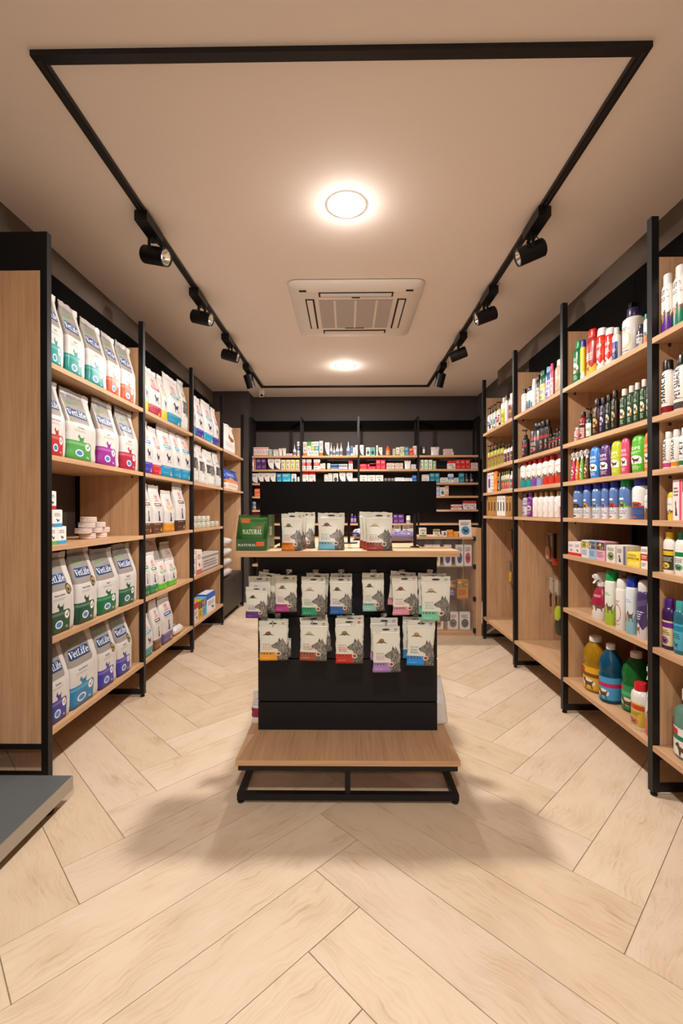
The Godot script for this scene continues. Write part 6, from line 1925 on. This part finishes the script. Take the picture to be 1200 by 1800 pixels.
	row("B", 1.036, "sixth shelf, second back-wall bay from camera", "goods on sixth shelf of second carton bay", [
		["round|lb:4a2c7a:c8b8e0:8a6ac0:9:|8ab03a", "violet bottle with green cap", 0.024, 0.036, 0.126, 0.040, 0.030, 0.000],
		["round|lb:4a2c7a:c8b8e0:8a6ac0:9:|e0dcd8", "violet bottle with white cap", 0.065, 0.036, 0.126, 0.040, 0.030, 0.000],
		["round|lb:4a2c7a:c8b8e0:8a6ac0:9:|4a2c7a", "all violet bottle", 0.106, 0.036, 0.126, 0.040, 0.030, 0.000]])
	row("B", 1.036, "sixth shelf, third back-wall bay from camera", "goods on sixth shelf of third carton bay", [
		["box|bx:5a2c7a:d8c8e4:6", "first violet carton", 0.637, 0.057, 0.122, 0.070, 0.030, 0.000],
		["box|bx:5a2c7a:d8c8e4:6", "second violet carton", 0.708, 0.076, 0.121, 0.070, 0.030, 0.000],
		["jar|lb:e2e0da:b0aca6:8a8a8a:9:|d8d6d0", "white jar", 0.806, 0.057, 0.101, 0.050, 0.030, 0.000]])
	row("B", 0.857, "seventh shelf, third back-wall bay from camera", "goods on seventh shelf of third carton bay", [
		["box|bx:e0dcd6:c8302c:0", "white carton with red foot", 0.659, 0.093, 0.169, 0.070, 0.030, 0.000],
		["box|bx:e4e0da:6a6a6a:5", "white carton with grey picture", 0.773, 0.093, 0.151, 0.070, 0.030, 0.000],
		["box|bx:e4e0da:8a8a8a:9", "plain white carton", 0.847, 0.049, 0.146, 0.070, 0.030, 0.000]])
	goods("hang|ps:5a2a8a:5a4a34", Vector3(-0.393, 0.729, -1.985), 0.0, 0.095, 0.136, 0.022, "off-white treat pouch with purple base hanging on the slat wall", "treat pouches on the slat wall", 1, 0)
	goods("hang|ps:5a2a8a:5a4a34", Vector3(-0.386, 0.756, -2.012), 0.0, 0.097, 0.150, 0.022, "off-white treat pouch with purple base hanging second in its purple row", "treat pouches on the slat wall", 2, 0)
	goods("hang|ps:5a2a8a:5a4a34", Vector3(-0.367, 0.741, -2.040), 0.0, 0.095, 0.178, 0.022, "off-white treat pouch with purple base tucked behind its twin on the slat wall", "treat pouches on the slat wall", 3, -0.12)
	goods("hang|ps:b83a8a:8a6a4a", Vector3(-0.270, 0.748, -2.020), 0.0, 0.097, 0.161, 0.022, "off-white treat pouch with magenta pink base hanging on the slat wall", "treat pouches on the slat wall", 2, 0)
	goods("hang|ps:1a9a6a:c8b890", Vector3(-0.147, 0.736, -2.000), 0.0, 0.107, 0.170, 0.022, "off-white treat pouch with emerald green base hanging on the slat wall", "treat pouches on the slat wall", 3, 0)
	goods("hang|ps:1a9a6a:c8b890", Vector3(-0.139, 0.743, -2.030), 0.0, 0.101, 0.174, 0.022, "off-white treat pouch with emerald green base tucked behind its twin on the slat wall", "treat pouches on the slat wall", 1, -0.05)
	goods("hang|ps:1c62b4:5a5040", Vector3(-0.028, 0.742, -2.000), 0.0, 0.097, 0.163, 0.022, "off-white treat pouch with royal blue base hanging on the slat wall", "treat pouches on the slat wall", 0, 0)
	goods("hang|ps:1c62b4:5a5040", Vector3(-0.026, 0.750, -2.030), 0.0, 0.096, 0.166, 0.022, "off-white treat pouch with royal blue base tucked behind its twin on the slat wall", "treat pouches on the slat wall", 2, 0)
	goods("hang|ps:8cc8c0:5a5548", Vector3(0.115, 0.756, -2.000), 0.0, 0.095, 0.165, 0.022, "off-white treat pouch with pale aqua base hanging on the slat wall", "treat pouches on the slat wall", 1, 0.02)
	goods("hang|ps:8cc8c0:5a5548", Vector3(0.114, 0.760, -2.030), 0.0, 0.094, 0.159, 0.022, "off-white treat pouch with pale aqua base tucked behind its twin on the slat wall", "treat pouches on the slat wall", 3, 0)
	goods("hang|ps:dc94a8:8a4a34", Vector3(0.253, 0.742, -1.990), 0.0, 0.113, 0.168, 0.022, "off-white treat pouch with rose pink base hanging on the slat wall", "treat pouches on the slat wall", 2, 0.03)
	goods("hang|ps:dc94a8:8a4a34", Vector3(0.233, 0.773, -2.030), 0.0, 0.111, 0.151, 0.022, "off-white treat pouch with rose pink base tucked behind its twin on the slat wall", "treat pouches on the slat wall", 1, -0.1)
	goods("hang|ps:7acaa8:b8a878", Vector3(0.378, 0.722, -1.965), 0.0, 0.125, 0.191, 0.022, "off-white treat pouch with mint green base hanging on the slat wall", "treat pouches on the slat wall", 0, 0)
	goods("hang|ps:7acaa8:b8a878", Vector3(0.369, 0.742, -2.000), 0.0, 0.123, 0.179, 0.022, "off-white treat pouch with mint green base tucked behind its twin on the slat wall", "treat pouches on the slat wall", 3, 0)
	goods("hang|ps:eea430:7a5a34", Vector3(-0.321, 0.541, -2.000), 0.0, 0.125, 0.174, 0.022, "off-white treat pouch with orange yellow base hanging on the slat wall", "treat pouches on the slat wall", 1, 0.02)
	goods("hang|ps:eea430:7a5a34", Vector3(-0.323, 0.546, -2.030), 0.0, 0.125, 0.169, 0.022, "off-white treat pouch with orange yellow base tucked behind its twin on the slat wall", "treat pouches on the slat wall", 2, 0)
	goods("hang|ps:c0281c:8a5a34", Vector3(-0.273, 0.538, -2.060), 0.0, 0.040, 0.083, 0.022, "off-white treat pouch with red and slim base hanging on the slat wall", "treat pouches on the slat wall", 3, 0)
	goods("hang|ps:a0523c:c8b890", Vector3(-0.149, 0.543, -1.990), 0.0, 0.119, 0.174, 0.022, "off-white treat pouch with terracotta base hanging on the slat wall", "treat pouches on the slat wall", 0, -0.03)
	goods("hang|ps:a0523c:c8b890", Vector3(-0.128, 0.565, -2.030), 0.0, 0.124, 0.164, 0.022, "off-white treat pouch with terracotta base tucked behind its twin on the slat wall", "treat pouches on the slat wall", 2, 0.14)
	goods("hang|ps:c42c20:8a7a4a", Vector3(0.008, 0.533, -1.985), 0.0, 0.121, 0.193, 0.022, "off-white treat pouch with scarlet base hanging on the slat wall", "treat pouches on the slat wall", 3, 0)
	goods("hang|ps:c42c20:8a7a4a", Vector3(0.013, 0.546, -2.020), 0.0, 0.120, 0.186, 0.022, "off-white treat pouch with scarlet base tucked behind its twin on the slat wall", "treat pouches on the slat wall", 1, 0)
	goods("hang|ps:a884c8:8a6a44", Vector3(0.169, 0.501, -1.970), 0.0, 0.120, 0.197, 0.022, "off-white treat pouch with lilac base hanging on the slat wall", "treat pouches on the slat wall", 2, 0.02)
	goods("hang|ps:a884c8:8a6a44", Vector3(0.161, 0.540, -2.010), 0.0, 0.120, 0.185, 0.022, "off-white treat pouch with lilac base tucked behind its twin on the slat wall", "treat pouches on the slat wall", 1, 0)
	goods("hang|ps:1c8ce0:b08a5a", Vector3(0.313, 0.526, -1.980), 0.0, 0.119, 0.196, 0.022, "off-white treat pouch with azure blue base hanging on the slat wall", "treat pouches on the slat wall", 0, -0.03)
	goods("hang|ps:1c8ce0:b08a5a", Vector3(0.300, 0.544, -2.020), 0.0, 0.115, 0.183, 0.022, "off-white treat pouch with azure blue base tucked behind its twin on the slat wall", "treat pouches on the slat wall", 3, 0)
	goods("pouch|ps:dc7c1c:6a6a34", Vector3(-0.227, 1.030, -1.895), 0.0, 0.090, 0.152, 0.05, "off-white treat pouch with orange base standing beside the green box", "treat pouches standing on the gondola top", 1)
	goods("pouch|ps:a0501c:6a6a34", Vector3(-0.214, 1.030, -1.955), 0.0, 0.075, 0.155, 0.05, "off-white treat pouch with rust orange base standing between two others", "treat pouches standing on the gondola top", 2)
	goods("pouch|ps:a0501c:6a6a34", Vector3(-0.185, 1.030, -2.020), 0.0, 0.089, 0.158, 0.05, "off-white treat pouch with rust orange base standing behind the others", "treat pouches standing on the gondola top", 3)
	goods("pouch|ps:74bedc:6a3a2c", Vector3(-0.067, 1.030, -1.940), 0.0, 0.114, 0.155, 0.05, "off-white treat pouch with sky blue base standing on the gondola top", "treat pouches standing on the gondola top", 0)
	goods("pouch|ps:9a4232:d8c890", Vector3(0.132, 1.030, -1.895), 0.0, 0.111, 0.154, 0.05, "off-white treat pouch with brick red base standing foremost of three", "treat pouches standing on the gondola top", 1)
	goods("pouch|ps:9a4232:d8c890", Vector3(0.121, 1.030, -1.955), 0.0, 0.113, 0.157, 0.05, "off-white treat pouch with brick red base standing behind the foremost one", "treat pouches standing on the gondola top", 2)
	goods("pouch|ps:9a4232:d8c890", Vector3(0.111, 1.030, -2.015), 0.0, 0.115, 0.159, 0.05, "off-white treat pouch with brick red base standing hindmost of three", "treat pouches standing on the gondola top", 3)
	goods("pillow|sv:5", Vector3(0.255, 1.030, -2.42), 0.0, 0.22, 0.06, 0.16, "clear bag of purple sachets lying on the counter top", "bags of sachets on the counter", 2)
	goods("pillow|sv:5", Vector3(0.10, 1.030, -2.62), 0.0, 0.14, 0.06, 0.14, "smaller bag of purple sachets lying behind the pouches", "bags of sachets on the counter", 3)
	goods("sack|sv:8", Vector3(0.42, 0.179, -2.235), 0.0, 0.12, 0.21, 0.13, "white sack on the platform beside the slat wall, bottle side", "sacks on the platform", 1, 0.12)
	goods("sack|sv:6", Vector3(-0.40, 0.179, -2.235), 0.0, 0.12, 0.135, 0.12, "white and crimson pack on the platform beside the slat wall, bag side", "sacks on the platform", 2)
	build_extra()
	var sheets := [ImageTexture.create_from_image(atlases[0]), ImageTexture.create_from_image(atlases[1])]
	for k in ["film", "plastic", "card", "shine"]:
		print_mat(k).albedo_texture = sheets[0 if k in ["film", "shine"] else 1]

# ------------------------------------------------------------------ singular goods
func build_extra() -> void:
	# green shelf-ready box with pouches, on the gondola top
	var o := thing("display_box", Vector3(-0.394, 1.030, -1.882))
	tag(o, "green open display box of wet food pouches on the gondola top", "box")
	var w := 0.125
	var d := 0.2
	var c := cell("nt:box")
	part(o, "front_lip", carton_mesh(w, 0.047, 0.003, c), print_mat("film")).position = Vector3(0, 0, 0.0)
	var gm := plain("green_card", hexc("3f6b38"), 0.6)
	var st := new_st()
	slab(st, Vector3(-w / 2, 0, -d), Vector3(w / 2, 0.002, -0.002))
	part(o, "floor_panel", done(st), gm)
	part(o, "rear_panel", box(Vector3(-w / 2, 0.002, -d), Vector3(w / 2, 0.145, -d + 0.002)), gm)
	for s in [-1.0, 1.0]:
		st = new_st()
		st.set_smooth_group(-1)
		var x: float = s * w / 2
		var cs := cell("nt:side")
		var pts := [Vector3(x, 0.002, -0.003), Vector3(x, 0.002, -d), Vector3(x, 0.148, -d), Vector3(x, 0.148, -0.05), Vector3(x, 0.05, -0.003)]
		for i in range(1, 4):
			var tri := [pts[0], pts[i], pts[i + 1]]
			for side in 2:
				for k in ([0, 1, 2] if side == 0 else [0, 2, 1]):
					var p: Vector3 = tri[k] + Vector3(0.0008 * (1 if side == 0 else -1), 0, 0)
					vert(st, p, cs.position + cs.size * Vector2(clampf(-p.z / d, 0.02, 0.98), clampf(1.0 - p.y / 0.16, 0.02, 0.98)))
		part(o, "side_panel", done(st), print_mat("film"))
	var ord := ["foremost", "second", "third", "fourth", "fifth", "rearmost"]
	for i in 6:
		var p := thing("wet_food_pouch", Vector3(-0.394 + 0.004 * (i % 2), 1.0325, -1.91 - 0.03 * i))
		tag(p, ord[i] + " green wet food pouch standing in the green display box", "pouch", "pouches in the green box")
		part(p, "sachet", cached("nat%d" % (i % 3), bag_mesh.bind(0.105, 0.132, 0.02, cell("nt:pouch"), 1, i % 3 + 1, 0.0, 0.9)), print_mat("film"))
		part(p, "top_seal", cached("nas%d" % (i % 3), seal_mesh.bind(0.105, 0.132, cell("nt:pouch"), 0.9, i % 3 + 1)), print_mat("film"))
	counter_goods()
	tools()

func counter_goods() -> void:
	var g := "goods in the glass counter"
	var zf := -4.394
	for a in [["bx:e4e6dc:6aa05a:0", 0.735, 0.065, 0.085, "white and green carton on glass counter"], ["bx:e2ddcf:8a7a4a:1", 0.87, 0.06, 0.07, "cream carton with olive head on glass counter"], ["bx:d8d8d4:4a4a4a:8", 0.945, 0.045, 0.055, "small grey carton with dark window on glass counter"], ["bx:d8842c:f4dcb8:6", 1.0, 0.055, 0.065, "orange carton on glass counter"], ["bx:d8943c:f4dcb8:6", 1.053, 0.045, 0.05, "lower orange carton on glass counter"]]:
		goods("box|" + a[0], Vector3(a[1], 0.945, zf - 0.08), 0.0, a[2], a[3], 0.05, a[4], "cartons on the glass counter")
	# slanted counter display
	var o := thing("leaflet_display", Vector3(1.14, 0.945, zf - 0.03))
	tag(o, "white slanted leaflet display with blue corner on glass counter", "display box")
	var c := cell("bx:e9dfdc:4a9ad0:5")
	var m := part(o, "display_face", carton_mesh(0.115, 0.165, 0.006, c), print_mat("card"))
	m.rotation.x = -0.2
	var st := new_st()
	slab(st, Vector3(-0.055, 0, -0.09), Vector3(0.055, 0.05, -0.015))
	part(o, "foot_tray", done(st), plain("white_card", hexc("e6dad6"), 0.6))
	for a in [["bx:e6e2e0:b8c83a:5", 0.79, "white carton with round lime picture at the end of the row in glass counter"], ["bx:e6e2e0:b8c83a:5", 0.865, "white carton with round lime picture next to the indigo one in glass counter"], ["bx:e6e2e0:3a3a9a:5", 0.975, "white carton with round indigo picture in glass counter"], ["bx:e6e2e0:2a5a9a:5", 1.09, "white carton with round blue picture in glass counter"], ["bx:e6dedc:c83a5a:5", 1.17, "white carton with round red picture in glass counter"]]:
		goods("box|" + a[0], Vector3(a[1], 0.6625, zf - 0.09), 0.0, 0.072, 0.205, 0.05, a[2], g)
	for a in [["bx:4a2c5a:a07a3a:7", 1.0, "purple photo carton in glass counter"], ["bx:d8842c:a08a3a:7", 1.12, "orange photo carton in glass counter"], ["bx:c8503a:a07a3a:7", 0.885, "red photo carton in glass counter"]]:
		goods("box|" + a[0], Vector3(a[1], 0.3525, zf - 0.09), 0.0, 0.105, 0.175, 0.05, a[2], g)
	for a in [["bx:e8e0dc:c07a5a:5", 0.88, "white carton with tan picture at counter bottom"], ["bx:e6dad6:6a6a6a:5", 1.025, "white carton with grey picture at counter bottom"], ["bx:e8e2e0:4a4a4a:5", 1.14, "white carton with dark picture at counter bottom"]]:
		goods("box|" + a[0], Vector3(a[1], 0.045, zf - 0.09), 0.0, 0.1, 0.165, 0.05, a[2], g)

# grooming tools hung on hooks in the tall compartments
func tools() -> void:
	var spots := [["brush", Vector3(1.50, 0.82, -3.42), "pink slicker brush in a clear pack hanging in the tall compartment"],
		["comb", Vector3(1.50, 0.80, -3.33), "black grooming comb with red handle hanging in the tall compartment"],
		["shears", Vector3(1.50, 0.49, -3.40), "silver grooming scissors hanging deeper beside the other scissors"],
		["shears", Vector3(1.50, 0.49, -3.31), "silver grooming scissors hanging above the lime rake"],
		["glove", Vector3(1.46, 0.33, -3.19), "lime and black grooming rake hanging lowest in the tall compartment"],
		["comb", Vector3(1.50, 0.80, -4.17), "slim dark comb hanging beside the glass counter bay"],
		["brush", Vector3(1.50, 0.53, -4.21), "small brush in a yellow pack hanging beside the glass counter bay"]]
	for s in spots:
		var o := thing("grooming_" + s[0], s[1], -PI / 2)
		tag(o, s[2], "grooming tool", "grooming tools on hooks")
		var st := new_st()
		match s[0]:
			"brush":
				slab(st, Vector3(-0.04, 0, -0.004), Vector3(0.04, 0.21, 0.0))
				part(o, "backing_card", done(st), plain("card_tan", hexc("a88a6a"), 0.6))
				st = new_st()
				lathe(st, prof([[0, 0.01], [.8, .02], [1, .05], [1, .09], [.6, .11], [0, .112]], 0.032, 1.0), 1, 0.45, 16, Rect2(0, 0, 1, 1), 0, 1, Vector3(0, 0, 0.012))
				part(o, "brush_head", done(st), paint_col("d8927c") if s[1].y > 0.7 else paint_col("d8a83a"))
				st = new_st()
				tube(st, [Vector3(0, 0.11, 0.012), Vector3(0, 0.19, 0.012)], 0.009, 8)
				part(o, "handle", done(st), paint_col("8a7a6a"))
			"comb":
				bar(st, Vector3(0, 0.05, 0), Vector3(0, 0.23, 0), 0.02, 0.012)
				part(o, "blade", done(st), mats["rubber"])
				st = new_st()
				bar(st, Vector3(0, 0.0, 0), Vector3(0, 0.05, 0), 0.026, 0.016)
				part(o, "handle", done(st), paint_col("c8402c"))
			"shears":
				bar(st, Vector3(-0.012, 0.0, 0), Vector3(0.006, 0.12, 0), 0.012, 0.003)
				bar(st, Vector3(0.012, 0.0, 0.003), Vector3(-0.006, 0.12, 0.003), 0.012, 0.003)
				part(o, "blades", done(st), mats["chrome"])
				st = new_st()
				slab(st, Vector3(-0.03, 0.1, -0.004), Vector3(0.03, 0.21, 0.0))
				part(o, "backing_card", done(st), plain("card_grey", hexc("b8aca0"), 0.6))
			"glove":
				lathe(st, prof([[0, 0], [.7, .01], [1, .06], [.9, .12], [.5, .16], [0, .165]], 0.045, 1.0), 1, 0.4, 16)
				part(o, "rake_head", done(st), paint_col("2a2e1c"))
				st = new_st()
				lathe(st, prof([[0, .1], [.9, .11], [1, .16], [.6, .2], [0, .205]], 0.04, 1.0), 1, 0.6, 14)
				part(o, "grip", done(st), paint_col("a8b82c"))
		st = new_st()
		var top: float = 0.21 if s[0] != "comb" else 0.23
		tube(st, [Vector3(0, top - 0.01, 0.03), Vector3(0, top - 0.015, -0.02), Vector3(0, top - 0.01, -(1.695 - s[1].x))], 0.0025, 6)
		part(o, "hanging_hook", done(st), mats["chrome"])
